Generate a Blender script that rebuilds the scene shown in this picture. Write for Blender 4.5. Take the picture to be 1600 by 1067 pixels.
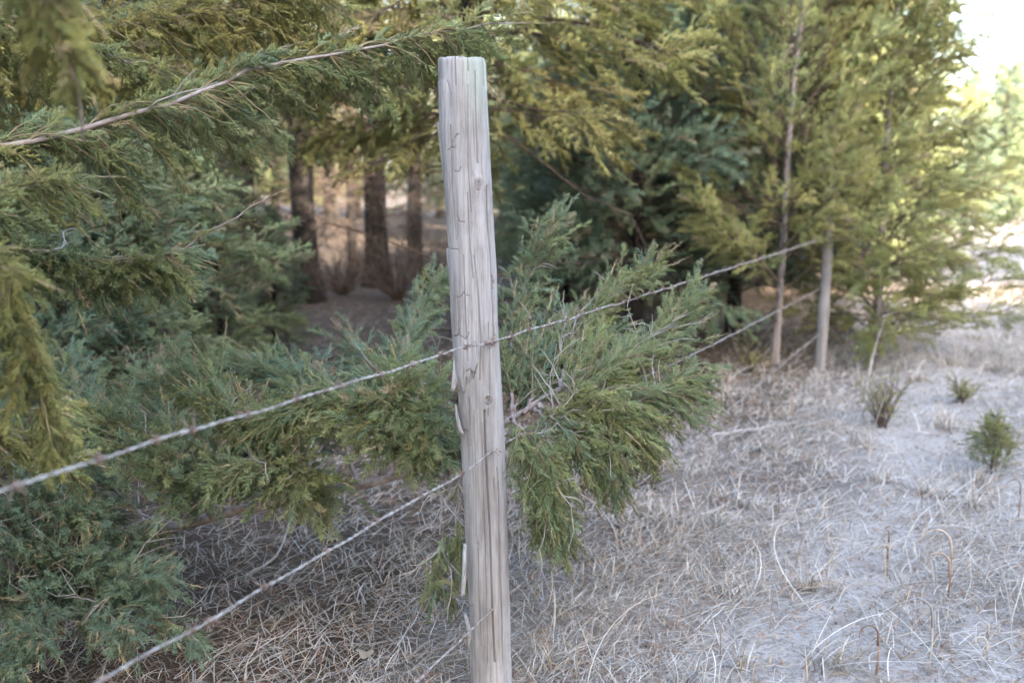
import bpy, math, random
import numpy as np
from math import radians, sin, cos, pi, tan, atan

# ------------------------------------------------------------------ clear
for o in list(bpy.data.objects):
    bpy.data.objects.remove(o, do_unlink=True)
S = bpy.context.scene
COL = S.collection

# ------------------------------------------------------------------ camera
CAMZ = 1.52
F = 1555.6                      # focal length in photo pixels (35 mm on 36 mm, 1600 px)
TH = atan(268.0 / F)            # pitch below the horizon
cam = bpy.data.cameras.new('camera')
cam.lens = 35.0
cam.sensor_width = 36.0
cam.clip_start = 0.05
cam.clip_end = 2000.0
cam.dof.use_dof = True
cam.dof.focus_distance = 2.80
cam.dof.aperture_fstop = 2.2
cam.dof.aperture_blades = 9
camo = bpy.data.objects.new('camera', cam)
camo.location = (0, 0, CAMZ)
camo.rotation_euler = (pi / 2 - TH, 0, 0)
COL.objects.link(camo)
S.camera = camo

# ------------------------------------------------------------------ light
SUN_AZ = radians(150)           # 0 = straight ahead (+Y), negative = to the left
SUN_EL = radians(27.5)
W = bpy.data.worlds.new('World')
S.world = W
W.use_nodes = True
nt = W.node_tree
bg = nt.nodes['Background']
sky = nt.nodes.new('ShaderNodeTexSky')
sky.sky_type = 'NISHITA'
sky.sun_disc = False
sky.sun_elevation = SUN_EL
sky.sun_rotation = SUN_AZ
sky.air_density = 1.0
sky.dust_density = 2.4
sky.ozone_density = 0.5
nt.links.new(sky.outputs[0], bg.inputs[0])
bg.inputs[1].default_value = 0.15
sun = bpy.data.lights.new('sun', 'SUN')
sun.energy = 3.6
sun.angle = radians(0.53)
sun.color = (1.0, 0.90, 0.76)
suno = bpy.data.objects.new('sun', sun)
suno.location = (-20, 5, 20)
suno.rotation_euler = (pi / 2 - SUN_EL, 0, 0)
sx, sy, sz = sin(SUN_AZ) * cos(SUN_EL), cos(SUN_AZ) * cos(SUN_EL), sin(SUN_EL)
from mathutils import Vector
suno.rotation_euler = Vector((sx, sy, sz)).to_track_quat('Z', 'Y').to_euler()
COL.objects.link(suno)

S.view_settings.view_transform = 'Standard'
S.view_settings.look = 'None'
S.view_settings.gamma = 1.0
S.view_settings.exposure = 3.72
S.render.engine = 'CYCLES'
S.cycles.max_bounces = 5
S.cycles.diffuse_bounces = 3
S.cycles.glossy_bounces = 2
S.cycles.transmission_bounces = 3
S.cycles.use_denoising = True
S.cycles.use_adaptive_sampling = True
S.cycles.adaptive_threshold = 0.012
S.render.use_persistent_data = False

# ------------------------------------------------------------------ geometry of the place
FWD = np.array([0, cos(TH), -sin(TH)])
UPV = np.array([0, sin(TH), cos(TH)])
RGT = np.array([1.0, 0, 0])
C0 = np.array([0, 0, CAMZ])


def P(px, py, d):
    "surveyed point: photo pixel and its depth in metres"
    return C0 + d * (FWD + RGT * (px - 800) / F + UPV * (533.5 - py) / F)


def G(px, py):
    v = FWD + RGT * (px - 800) / F + UPV * (533.5 - py) / F
    return C0 + v * (-CAMZ / v[2])


rng = np.random.default_rng(7)


def vnoise(x, y, seed=0):
    "smooth value noise, vectorised"
    xi = np.floor(x).astype(np.int64)
    yi = np.floor(y).astype(np.int64)
    fx = x - xi
    fy = y - yi
    fx = fx * fx * (3 - 2 * fx)
    fy = fy * fy * (3 - 2 * fy)

    def h(a, b):
        n = (a * 374761393 + b * 668265263 + seed * 69069) & 0xffffffff
        n = ((n ^ (n >> 13)) * 1274126177) & 0xffffffff
        return ((n ^ (n >> 16)) & 0xffff) / 65535.0
    return (h(xi, yi) * (1 - fx) + h(xi + 1, yi) * fx) * (1 - fy) + (h(xi, yi + 1) * (1 - fx) + h(xi + 1, yi + 1) * fx) * fy


def ground_z(x, y):
    x = np.asarray(x, float)
    y = np.asarray(y, float)
    r = np.hypot(x, y)
    k = np.clip(1.0 - r / 60.0, 0.0, 1.0)
    z = (vnoise(x * 0.5, y * 0.5, 1) - 0.5) * 0.10 + (vnoise(x * 1.7, y * 1.7, 2) - 0.5) * 0.06
    z = z + (vnoise(x * 5, y * 5, 3) - 0.5) * 0.022
    return z * k


def forest_side(x, y):
    "signed distance-like value: positive on the woodland side of the fence"
    fx = -0.06 + 0.5 * (y - 2.7)
    return (fx - x) * 0.894


# ------------------------------------------------------------------ mesh helpers
class Acc:
    def __init__(self):
        self.v, self.f, self.c, self.n = [], [], [], 0

    def add(self, v, f, c=None):
        v = np.asarray(v, np.float32)
        self.v.append(v)
        self.f.append(np.asarray(f, np.int32) + self.n)
        if c is None:
            c = np.tile(np.array([[0.5, 0, 0.5, 1]], np.float32), (len(v), 1))
        self.c.append(np.asarray(c, np.float32))
        self.n += len(v)

    def tube(self, pts, rad, sides=5, c=(0.5, 0, 0.5, 1), caps=True):
        pts = np.asarray(pts, float)
        n = len(pts)
        rad = np.broadcast_to(np.asarray(rad, float), (n,))
        T = np.gradient(pts, axis=0)
        T /= np.linalg.norm(T, axis=1, keepdims=True) + 1e-12
        ref = np.array([0.0, 0, 1]) if abs(T[0][2]) < 0.8 else np.array([1.0, 0, 0])
        U = ref - T * (T @ ref)[:, None]
        U /= np.linalg.norm(U, axis=1, keepdims=True) + 1e-12
        Vv = np.cross(T, U)
        a = np.arange(sides) * 2 * pi / sides
        ring = U[:, None, :] * np.cos(a)[None, :, None] + Vv[:, None, :] * np.sin(a)[None, :, None]
        v = (pts[:, None, :] + ring * rad[:, None, None]).reshape(-1, 3)
        i = np.arange(n - 1)[:, None] * sides
        j = np.arange(sides)[None, :]
        k = (j + 1) % sides
        A = (i + j).ravel()
        B = (i + k).ravel()
        Cc = (i + sides + k).ravel()
        D = (i + sides + j).ravel()
        f = np.concatenate([np.stack([A, B, Cc], 1), np.stack([A, Cc, D], 1)])
        if caps:
            v = np.concatenate([v, pts[:1], pts[-1:]])
            s0 = n * sides
            jj = np.arange(sides)
            kk = (jj + 1) % sides
            e = (n - 1) * sides
            f = np.concatenate([f, np.stack([kk, jj, np.full(sides, s0)], 1), np.stack([e + jj, e + kk, np.full(sides, s0 + 1)], 1)])
        self.add(v, f, np.tile(np.asarray(c, np.float32)[None], (len(v), 1)))

    def mesh(self, name, smooth=False):
        me = bpy.data.meshes.new(name)
        if not self.v:
            return me
        v = np.concatenate(self.v)
        f = np.concatenate(self.f)
        c = np.concatenate(self.c)
        me.vertices.add(len(v))
        me.vertices.foreach_set('co', v.ravel())
        me.loops.add(len(f) * 3)
        me.loops.foreach_set('vertex_index', f.ravel())
        me.polygons.add(len(f))
        me.polygons.foreach_set('loop_start', np.arange(0, len(f) * 3, 3, dtype=np.int32))
        me.polygons.foreach_set('loop_total', np.full(len(f), 3, dtype=np.int32))
        if smooth:
            me.polygons.foreach_set('use_smooth', np.ones(len(f), bool))
        at = me.attributes.new('leaf', 'FLOAT_COLOR', 'POINT')
        at.data.foreach_set('color', c.ravel())
        me.update(calc_edges=True)
        return me


def link(name, me, mat, parent=None, loc=(0, 0, 0)):
    o = bpy.data.objects.new(name, me)
    COL.objects.link(o)
    o.location = [float(q) for q in loc]
    if me is not None and mat is not None and len(me.materials) == 0:
        me.materials.append(mat)
    if parent is not None:
        o.parent = parent
    return o


def thing(name, label, cat, loc=(0, 0, 0), group=None, rotz=0.0):
    o = bpy.data.objects.new(name, None)
    o.empty_display_size = 0.1
    COL.objects.link(o)
    o.location = [float(q) for q in loc]
    o.rotation_euler = (0, 0, rotz)
    o['label'] = label
    o['category'] = cat
    if group:
        o['group'] = group
    return o


def tag(o, label=None, cat=None, group=None, kind=None):
    if label: o['label'] = label
    if cat: o['category'] = cat
    if group: o['group'] = group
    if kind: o['kind'] = kind
    return o


def smooth_path(pts, n):
    "Catmull-Rom through pts, n samples by arc length"
    p = np.asarray(pts, float)
    q = np.concatenate([[2 * p[0] - p[1]], p, [2 * p[-1] - p[-2]]])
    out = []
    for i in range(1, len(q) - 2):
        for t in np.linspace(0, 1, 12, endpoint=False):
            a, b, c, d = q[i - 1], q[i], q[i + 1], q[i + 2]
            out.append(0.5 * ((2 * b) + (c - a) * t + (2 * a - 5 * b + 4 * c - d) * t * t + (3 * b - a - 3 * c + d) * t ** 3))
    out.append(p[-1])
    out = np.array(out)
    s = np.concatenate([[0], np.cumsum(np.linalg.norm(np.diff(out, axis=0), axis=1))])
    u = np.linspace(0, s[-1], n)
    return np.stack([np.interp(u, s, out[:, k]) for k in range(3)], 1)


def unit(v):
    v = np.asarray(v, float)
    return v / (np.linalg.norm(v) + 1e-12)


# ------------------------------------------------------------------ materials
def new_mat(name):
    m = bpy.data.materials.new(name)
    m.use_nodes = True
    nt = m.node_tree
    return m, nt, nt.nodes['Principled BSDF']


def nd(nt, t, **kw):
    n = nt.nodes.new(t)
    for k, v in kw.items():
        setattr(n, k, v)
    return n


def ramp(nt, src, stops):
    r = nt.nodes.new('ShaderNodeValToRGB')
    e = r.color_ramp.elements
    while len(e) < len(stops):
        e.new(0.5)
    for i, (p, c) in enumerate(stops):
        e[i].position = p
        e[i].color = (*c, 1) if len(c) == 3 else c
    nt.links.new(src, r.inputs[0])
    return r


def mixc(nt, fac, a, b, mode='MIX'):
    m = nt.nodes.new('ShaderNodeMix')
    m.data_type = 'RGBA'
    m.blend_type = mode
    for sock, val in ((m.inputs[0], fac), (m.inputs[6], a), (m.inputs[7], b)):
        if isinstance(val, (int, float)):
            sock.default_value = val
        elif isinstance(val, tuple):
            sock.default_value = (*val, 1)
        else:
            nt.links.new(val, sock)
    return m.outputs[2]


def math_n(nt, op, a, b=None):
    m = nt.nodes.new('ShaderNodeMath')
    m.operation = op
    for s, v in ((m.inputs[0], a), (m.inputs[1], b)):
        if v is None:
            continue
        if isinstance(v, (int, float)):
            s.default_value = v
        else:
            nt.links.new(v, s)
    return m.outputs[0]


def foliage_mat(name, stops, dry=(0.30, 0.235, 0.155), trans=0.20):
    m, nt, pb = new_mat(name)
    at = nd(nt, 'ShaderNodeAttribute', attribute_name='leaf')
    sp = nd(nt, 'ShaderNodeSeparateColor')
    nt.links.new(at.outputs['Color'], sp.inputs[0])
    r = ramp(nt, sp.outputs[0], stops)
    c = mixc(nt, sp.outputs[1], r.outputs[0], dry)
    k = math_n(nt, 'MULTIPLY_ADD', sp.outputs[2], 1.0)
    k.node.inputs[2].default_value = 0.48
    c2 = mixc(nt, 1.0, c, k, 'MULTIPLY')
    nt.links.new(c2, pb.inputs['Base Color'])
    pb.inputs['Roughness'].default_value = 0.65
    pb.inputs['Specular IOR Level'].default_value = 0.10
    tr = nd(nt, 'ShaderNodeBsdfTranslucent')
    nt.links.new(c2, tr.inputs[0])
    mx = nd(nt, 'ShaderNodeMixShader')
    mx.inputs[0].default_value = trans
    nt.links.new(pb.outputs[0], mx.inputs[1])
    nt.links.new(tr.outputs[0], mx.inputs[2])
    nt.links.new(mx.outputs[0], nt.nodes['Material Output'].inputs[0])
    return m


LEAF = foliage_mat('cedar_foliage', [(0.0, (0.130, 0.210, 0.150)), (0.35, (0.200, 0.258, 0.120)),
                                     (0.65, (0.255, 0.262, 0.088)), (1.0, (0.290, 0.240, 0.082))])
GRASS = foliage_mat('dead_grass', [(0.0, (0.370, 0.350, 0.330)), (0.4, (0.409, 0.376, 0.330)),
                                   (0.75, (0.310, 0.244, 0.165)), (1.0, (0.224, 0.132, 0.079))], dry=(0.264, 0.125, 0.079), trans=0.2)


def wood_mat(name, c0, c1, sc=30.0, stretch=(1, 1, 0.12), rough=0.85, bump=0.4, dist=0.01):
    m, nt, pb = new_mat(name)
    tc = nd(nt, 'ShaderNodeTexCoord')
    mp = nd(nt, 'ShaderNodeMapping')
    mp.inputs['Scale'].default_value = stretch
    nt.links.new(tc.outputs['Object'], mp.inputs[0])
    n = nd(nt, 'ShaderNodeTexNoise')
    n.inputs['Scale'].default_value = sc
    n.inputs['Detail'].default_value = 8
    n.inputs['Roughness'].default_value = 0.65
    nt.links.new(mp.outputs[0], n.inputs[0])
    r = ramp(nt, n.outputs[0], [(0.3, c0), (0.7, c1)])
    nt.links.new(r.outputs[0], pb.inputs['Base Color'])
    pb.inputs['Roughness'].default_value = rough
    pb.inputs['Specular IOR Level'].default_value = 0.12
    b = nd(nt, 'ShaderNodeBump')
    b.inputs['Strength'].default_value = bump
    b.inputs['Distance'].default_value = dist
    nt.links.new(n.outputs[0], b.inputs['Height'])
    nt.links.new(b.outputs[0], pb.inputs['Normal'])
    return m


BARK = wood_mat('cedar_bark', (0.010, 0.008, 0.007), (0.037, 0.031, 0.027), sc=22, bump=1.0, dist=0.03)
BARKP = wood_mat('pale_bark', (0.143, 0.112, 0.098), (0.315, 0.277, 0.262), sc=24, bump=0.6, dist=0.015)
TWIG = wood_mat('limb_bark', (0.109, 0.071, 0.054), (0.286, 0.258, 0.245), sc=34, stretch=(1, 1, 1), bump=0.3, dist=0.004)


def twig_tone(m):
    nt = m.node_tree
    pb = nt.nodes['Principled BSDF']
    src = pb.inputs['Base Color'].links[0].from_socket
    at = nd(nt, 'ShaderNodeAttribute', attribute_name='leaf')
    sp = nd(nt, 'ShaderNodeSeparateColor')
    nt.links.new(at.outputs['Color'], sp.inputs[0])
    lo = ramp(nt, sp.outputs[0], [(0.1, (1, 1, 1)), (0.4, (0, 0, 0))]).outputs[0]
    hi = ramp(nt, sp.outputs[0], [(0.6, (0, 0, 0)), (0.95, (1, 1, 1))]).outputs[0]
    c = mixc(nt, lo, src, (0.20, 0.165, 0.095))
    c = mixc(nt, hi, c, (0.32, 0.29, 0.265))
    nt.links.new(c, pb.inputs['Base Color'])


twig_tone(TWIG)
PALE = wood_mat('pale_limb_bark', (0.165, 0.121, 0.099), (0.319, 0.292, 0.281), sc=34, stretch=(1, 1, 1), bump=0.3, dist=0.004)
twig_tone(PALE)
DEADW = wood_mat('dead_twig_wood', (0.198, 0.172, 0.152), (0.343, 0.317, 0.290), sc=40, stretch=(1, 1, 1), bump=0.3, dist=0.003)
BROWN = wood_mat('brown_twig_wood', (0.051, 0.035, 0.026), (0.126, 0.093, 0.072), sc=30, stretch=(1, 1, 1), bump=0.2, dist=0.003)


# ------------------------------------------------------------------ cedar sprays
def cones_mesh(B, D, R, col):
    "vectorised 3-sided pointed twiglets; B base, D vector, R base radius, col (n,4)"
    B = np.asarray(B, float)
    D = np.asarray(D, float)
    R = np.asarray(R, float)
    n = len(B)
    T = D / (np.linalg.norm(D, axis=1, keepdims=True) + 1e-12)
    ref = np.where(np.abs(T[:, 2:3]) < 0.8, np.array([[0, 0, 1.0]]), np.array([[1.0, 0, 0]]))
    U = np.cross(T, ref)
    U /= np.linalg.norm(U, axis=1, keepdims=True) + 1e-12
    Vv = np.cross(T, U)
    v = np.empty((n, 4, 3))
    mid = B + D * 0.12
    for k in range(3):
        a = k * 2 * pi / 3
        v[:, k] = mid + (U * cos(a) + Vv * sin(a)) * R[:, None]
    v[:, 3] = B + D
    i = np.arange(n)[:, None] * 4
    f = np.concatenate([i + np.array([[0, 1, 3]]), i + np.array([[1, 2, 3]]), i + np.array([[2, 0, 3]])], 1).reshape(-1, 3)
    return v.reshape(-1, 3), f, np.repeat(col, 4, axis=0)


def perp_dir(T, az, ang):
    T = unit(T)
    ref = np.array([0, 0, 1.0]) if abs(T[2]) < 0.9 else np.array([0, 1.0, 0])
    U = unit(np.cross(ref, T))
    V = np.cross(T, U)
    return T * cos(ang) + (U * cos(az) + V * sin(az)) * sin(ang)


def spray_template(seed, nside, nsub, rad, sublen=0.17, azsd=0.75):
    r = np.random.default_rng(seed)
    B, D, R, Cc = [], [], [], []
    bend = r.normal(0, 0.12, 2)

    def axis(t):
        return np.array([t, bend[0] * t * t, bend[1] * t * t])
    for i in range(4):
        t0, t1 = i / 4, (i + 1.15) / 4
        B.append(axis(t0)); D.append(axis(t1) - axis(t0)); R.append(rad * (1.25 - 0.15 * i)); Cc.append((0, 0.45 - 0.1 * i, r.random(), 1))
    for i in range(nside):
        t = 0.05 + 0.90 * (i + r.random() * 0.5) / nside
        sgn = 0 if i % 2 else pi
        az = sgn + r.normal(0, azsd)
        T = unit(axis(t + 0.02) - axis(t))
        d = perp_dir(T, az, r.uniform(0.38, 0.78))
        L = (0.46 * (1 - 0.72 * t)) * r.uniform(0.65, 1.2)
        b = axis(t)
        B.append(b); D.append(d * L); R.append(rad * 0.95); Cc.append((0, 0.18, r.random(), 1))
        for j in range(nsub):
            s = 0.12 + 0.82 * (j + r.random() * 0.6) / nsub
            d2 = perp_dir(d, (0 if j % 2 else pi) + r.normal(0, 0.8), r.uniform(0.3, 0.7))
            l2 = sublen * (1 - 0.45 * s) * r.uniform(0.6, 1.25)
            B.append(b + d * L * s); D.append(d2 * l2); R.append(rad * r.uniform(0.75, 1.1)); Cc.append((0, 0.0 if r.random() > 0.08 else 0.5, r.random(), 1))
    for j in range(5):
        d2 = perp_dir((1, bend[0] * 2, bend[1] * 2), r.uniform(0, 2 * pi), r.uniform(0.1, 0.6))
        B.append(axis(0.9)); D.append(d2 * sublen); R.append(rad * 0.9); Cc.append((0, 0.1, r.random(), 1))
    return cones_mesh(np.array(B), np.array(D), np.array(R), np.array(Cc))


HI = [spray_template(100 + k, 13, 7, 0.0150, sublen=0.17) for k in range(10)]
MID = [spray_template(200 + k, 11, 4, 0.020, sublen=0.21) for k in range(7)]
LOW = [spray_template(300 + k, 9, 3, 0.026, sublen=0.25) for k in range(6)]


class Sprays:
    def __init__(self, templates, seed=0):
        self.t = templates
        self.p, self.d, self.s, self.roll, self.c, self.dry = [], [], [], [], [], []
        self.r = np.random.default_rng(seed)

    def add(self, pos, dr, size, tint, dry=0.0):
        self.p.append(pos); self.d.append(dr); self.s.append(size); self.c.append(tint); self.dry.append(dry)

    def fill(self, acc, flat=0.8):
        if not self.p:
            return
        p = np.array(self.p); d = np.array(self.d); s = np.array(self.s); c = np.array(self.c); dry = np.array(self.dry)
        n = len(p)
        d = d / (np.linalg.norm(d, axis=1, keepdims=True) + 1e-12)
        ref = np.where(np.abs(d[:, 2:3]) < 0.9, np.array([[0, 0, 1.0]]), np.array([[0, 1.0, 0]]))
        U = np.cross(ref, d)
        U /= np.linalg.norm(U, axis=1, keepdims=True) + 1e-12
        V = np.cross(d, U)
        roll = self.r.normal(0, flat, n)
        U2 = U * np.cos(roll)[:, None] + V * np.sin(roll)[:, None]
        V2 = np.cross(d, U2)
        tid = self.r.integers(0, len(self.t), n)
        for k, (tv, tf, tc) in enumerate(self.t):
            ix = np.where(tid == k)[0]
            if len(ix) == 0:
                continue
            m = len(ix)
            w = tv[None, :, 0:1] * d[ix][:, None] + tv[None, :, 1:2] * U2[ix][:, None] + tv[None, :, 2:3] * V2[ix][:, None]
            # sprays sag a little with their own weight
            w = w * s[ix][:, None, None]
            w[:, :, 2] -= (tv[None, :, 0] ** 2) * s[ix][:, None] * 0.12
            w = w + p[ix][:, None]
            nv = len(tv)
            f = (tf[None] + (np.arange(m) * nv)[:, None, None]).reshape(-1, 3)
            cc = np.tile(tc[None], (m, 1, 1)).astype(np.float32)
            cc[:, :, 0] = np.clip(c[ix][:, None] + (tc[None, :, 2] - 0.5) * 0.10, 0, 1)
            tipdry = np.clip((tv[:, 0] - 0.5) * 2, 0, 1)[None] * dry[ix][:, None]
            deadk = np.where(self.r.random(m) < 0.06, self.r.uniform(0.5, 0.95, m), 0.0)
            cc[:, :, 1] = np.clip(np.maximum(np.maximum(tc[None, :, 1], tipdry), deadk[:, None]), 0, 1)
            cc[:, :, 2] = np.clip(0.12 + tc[None, :, 2] * 0.28 + self.r.random(m)[:, None] * 0.48, 0, 1)
            acc.add(w.reshape(-1, 3), f, cc.reshape(-1, 4))


def dry_shoot(acc, p, d, L, r):
    "a pale bare terminal shoot with short scale tufts"
    B, D, R, Cc = [p], [unit(d) * L], [0.0022], [(0.6, 0.9, 0.6, 1)]
    n = int(L / 0.007)
    for i in range(n):
        t = i / n
        dd = perp_dir(d, r.uniform(0, 6.28), r.uniform(0.35, 0.6))
        B.append(p + unit(d) * L * t); D.append(dd * r.uniform(0.012, 0.030) * (1 - 0.6 * t)); R.append(0.0016)
        Cc.append((0.6, r.uniform(0.6, 1.0), r.random(), 1))
    acc.add(*cones_mesh(np.array(B), np.array(D), np.array(R), np.array(Cc)))


def bough(parent, pts, r0, r1, sec_len=0.28, sec_n=40, spray=0.13, tint=0.4, tsd=0.12, droop=0.15, t0=0.05, t1=0.97,
          nsp=5, seed=1, tip=0.10, mat=None, az=None, dead=4, templates=None, dry=0.25, label=None, updown=(1.0, 1.0), low=0.3, face=2.0, wide=1.0, shoots=0.16):
    r = np.random.default_rng(seed)
    if templates is None:
        spray, nsp = spray * 0.74, nsp * 1.75
    pts = [np.asarray(p, float) - np.array(parent.location) for p in pts]
    path = smooth_path(pts, 40)
    u = np.linspace(0, 1, 40)
    path = path + (r.normal(0, 1, (40, 3)) * 0.0035)
    wood = Acc()
    wood.tube(path, r0 + (r1 - r0) * u ** 0.8, 7)
    sp = Sprays(templates or HI, seed + 1)
    leaves = Acc()
    T = np.gradient(path, axis=0)
    for i in range(sec_n):
        t = t0 + (t1 - t0) * (i + r.random()) / sec_n
        k = int(t * 39)
        p = path[k]
        Tt = unit(T[k])
        a = r.uniform(0, 2 * pi)
        ang = r.uniform(0.45, 1.05) * wide
        d = perp_dir(Tt, a, ang)
        if -d[1] > face:
            d[1] = -d[1]
        L = sec_len * (1.0 - 0.62 * t ** 1.5) * r.uniform(0.45, 1.2)
        L *= updown[0] if d[2] > 0 else updown[1]
        m = 6
        q = [p]
        dd = d.copy()
        for j in range(m):
            dd = unit(dd + Tt * 0.10 + np.array([0, 0, -droop]) * 0.5 + r.normal(0, 0.10, 3))
            q.append(q[-1] + dd * L / m)
        q = np.array(q)
        wood.tube(q, np.linspace(min(r0 * 0.3, 0.0026), 0.0009, m + 1), 4, c=(0, 0, 0, 1), caps=False)
        ti = np.clip(tint + r.normal(0, tsd), 0, 1)
        nn = max(2, int(round(nsp * L / sec_len + 0.5)))
        for j in range(nn):
            s = low * 0.15 + (1 - low * 0.15) * (j + r.random() * 0.7) / nn
            kk = min(m - 1, int(s * m))
            fr = s * m - kk
            pos = q[kk] * (1 - fr) + q[kk + 1] * fr
            dq = unit(q[kk + 1] - q[kk])
            ds = perp_dir(dq, (0 if j % 2 else pi) + r.normal(0, 0.9), r.uniform(0.45, 0.95))
            ds = unit(ds + np.array([0, 0, -droop * 0.5]))
            if -ds[1] > face + 0.4:
                ds[1] = -ds[1]
            sp.add(pos, ds, spray * r.uniform(0.6, 1.15) * (1 - 0.3 * s), ti + r.normal(0, 0.05), dry if r.random() < 0.45 else 0.10)
        sp.add(q[-1], unit(q[-1] - q[-2]), spray * r.uniform(0.7, 1.1), ti, dry if r.random() < 0.5 else 0.0)
        if r.random() < shoots:
            dry_shoot(leaves, q[-1] + unit(q[-1] - q[-2]) * 0.05, q[-1] - q[-2], r.uniform(0.04, 0.10), r)
    for j in range(4):
        sp.add(path[-3 - j], unit(T[-1] + r.normal(0, 0.35, 3)), spray * 0.9, tint + 0.15, 0.7)
    if tip > 0:
        dry_shoot(leaves, path[-1] - unit(T[-1]) * 0.02, T[-1], tip, r)
        for j in range(3):
            dry_shoot(leaves, path[-2 - j * 2], T[-1] + r.normal(0, 0.012, 3), tip * r.uniform(0.4, 0.7), r)
    # bare grey twigs
    for j in range(dead):
        k = int(r.uniform(0.05, 0.75) * 39)
        d = perp_dir(T[k], r.uniform(0, 2 * pi), r.uniform(0.5, 1.2))
        q = [path[k]]
        L = r.uniform(0.08, 0.24)
        for m in range(5):
            d = unit(d + r.normal(0, 0.25, 3))
            q.append(q[-1] + d * L / 5)
            if r.random() < 0.6:
                e = unit(d + r.normal(0, 0.6, 3))
                wood.tube([q[-1], q[-1] + e * L * 0.2, q[-1] + e * L * 0.4 + r.normal(0, 0.01, 3)], [0.0016, 0.0012, 0.0006], 4, c=(1, 0, 1, 1), caps=False)
        wood.tube(q, np.linspace(0.0028, 0.0008, 6), 4, c=(1, 0, 1, 1), caps=False)
    sp.fill(leaves)
    b = link('bough', wood.mesh('bough', True), mat or TWIG, parent)
    if label:
        b['label'] = label
    link('foliage', leaves.mesh('foliage'), LEAF, b)
    return b


# ================================================================== GROUND
def build_ground():
    def axis(lo, hi, c, fine, n):
        u = np.linspace(-1, 1, n)
        k = 5.2
        s = np.sinh(u * k) / np.sinh(k)
        return np.where(s < 0, c + s * (c - lo), c + s * (hi - c))
    xs = axis(-500, 500, 0.8, 0.03, 361)
    ys = axis(-400, 900, 4.0, 0.03, 401)
    X, Y = np.meshgrid(xs, ys)
    Z = ground_z(X, Y)
    v = np.stack([X.ravel(), Y.ravel(), Z.ravel()], 1)
    nx, ny = len(xs), len(ys)
    i = (np.arange(ny - 1)[:, None] * nx + np.arange(nx - 1)[None]).ravel()
    f = np.concatenate([np.stack([i, i + 1, i + nx + 1], 1), np.stack([i, i + nx + 1, i + nx], 1)])
    fs = forest_side(v[:, 0], v[:, 1])
    lit = np.clip((fs + 0.55 + (vnoise(v[:, 0] * 1.3, v[:, 1] * 1.3, 5) - 0.5) * 1.2) / 0.9, 0, 1)
    a = Acc()
    col = np.zeros((len(v), 4), np.float32)
    col[:, 0] = lit
    col[:, 1] = np.exp(-((-fs - 0.82) / 0.32) ** 2) + 0.8 * np.exp(-((-fs - 2.35) / 0.35) ** 2)
    col[:, 3] = 1
    a.add(v, f, col)
    m, nt, pb = new_mat('sandy_soil')
    geo = nd(nt, 'ShaderNodeNewGeometry')
    at = nd(nt, 'ShaderNodeAttribute', attribute_name='leaf')
    sp = nd(nt, 'ShaderNodeSeparateColor')
    nt.links.new(at.outputs['Color'], sp.inputs[0])

    def noise(sc, det=6, ro=0.6):
        n = nd(nt, 'ShaderNodeTexNoise')
        n.inputs['Scale'].default_value = sc
        n.inputs['Detail'].default_value = det
        n.inputs['Roughness'].default_value = ro
        nt.links.new(geo.outputs['Position'], n.inputs[0])
        return n.outputs[0]
    n1, n2, n3 = noise(1.4), noise(9, 8, 0.7), noise(70, 4, 0.7)
    sand = ramp(nt, n2, [(0.3, (0.232, 0.206, 0.185)), (0.52, (0.301, 0.275, 0.251)), (0.75, (0.353, 0.325, 0.301))]).outputs[0]
    duff = ramp(nt, n2, [(0.3, (0.198, 0.172, 0.152)), (0.7, (0.317, 0.284, 0.257))]).outputs[0]
    k = ramp(nt, n1, [(0.44, (0, 0, 0)), (0.66, (1, 1, 1))]).outputs[0]
    k = math_n(nt, 'MULTIPLY', k, math_n(nt, 'SUBTRACT', 1.0, sp.outputs[1]))
    path = mixc(nt, k, sand, duff)
    litter = ramp(nt, n2, [(0.25, (0.037, 0.026, 0.020)), (0.5, (0.076, 0.057, 0.043)), (0.8, (0.129, 0.097, 0.071))]).outputs[0]
    c = mixc(nt, sp.outputs[0], path, litter)
    g = ramp(nt, n3, [(0.3, (0.50, 0.46, 0.42)), (0.55, (1.0, 1.0, 1.0)), (0.8, (1.12, 1.12, 1.12))]).outputs[0]
    c = mixc(nt, 1.0, c, g, 'MULTIPLY')
    nt.links.new(c, pb.inputs['Base Color'])
    pb.inputs['Roughness'].default_value = 0.95
    pb.inputs['Specular IOR Level'].default_value = 0.1
    b1 = nd(nt, 'ShaderNodeBump')
    b1.inputs['Strength'].default_value = 0.7
    b1.inputs['Distance'].default_value = 0.02
    hsum = math_n(nt, 'ADD', n2, math_n(nt, 'MULTIPLY', n3, 0.4))
    nt.links.new(hsum, b1.inputs['Height'])
    nt.links.new(b1.outputs[0], pb.inputs['Normal'])
    o = link('ground', a.mesh('ground', True), m)
    tag(o, kind='structure')


build_ground()


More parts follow.
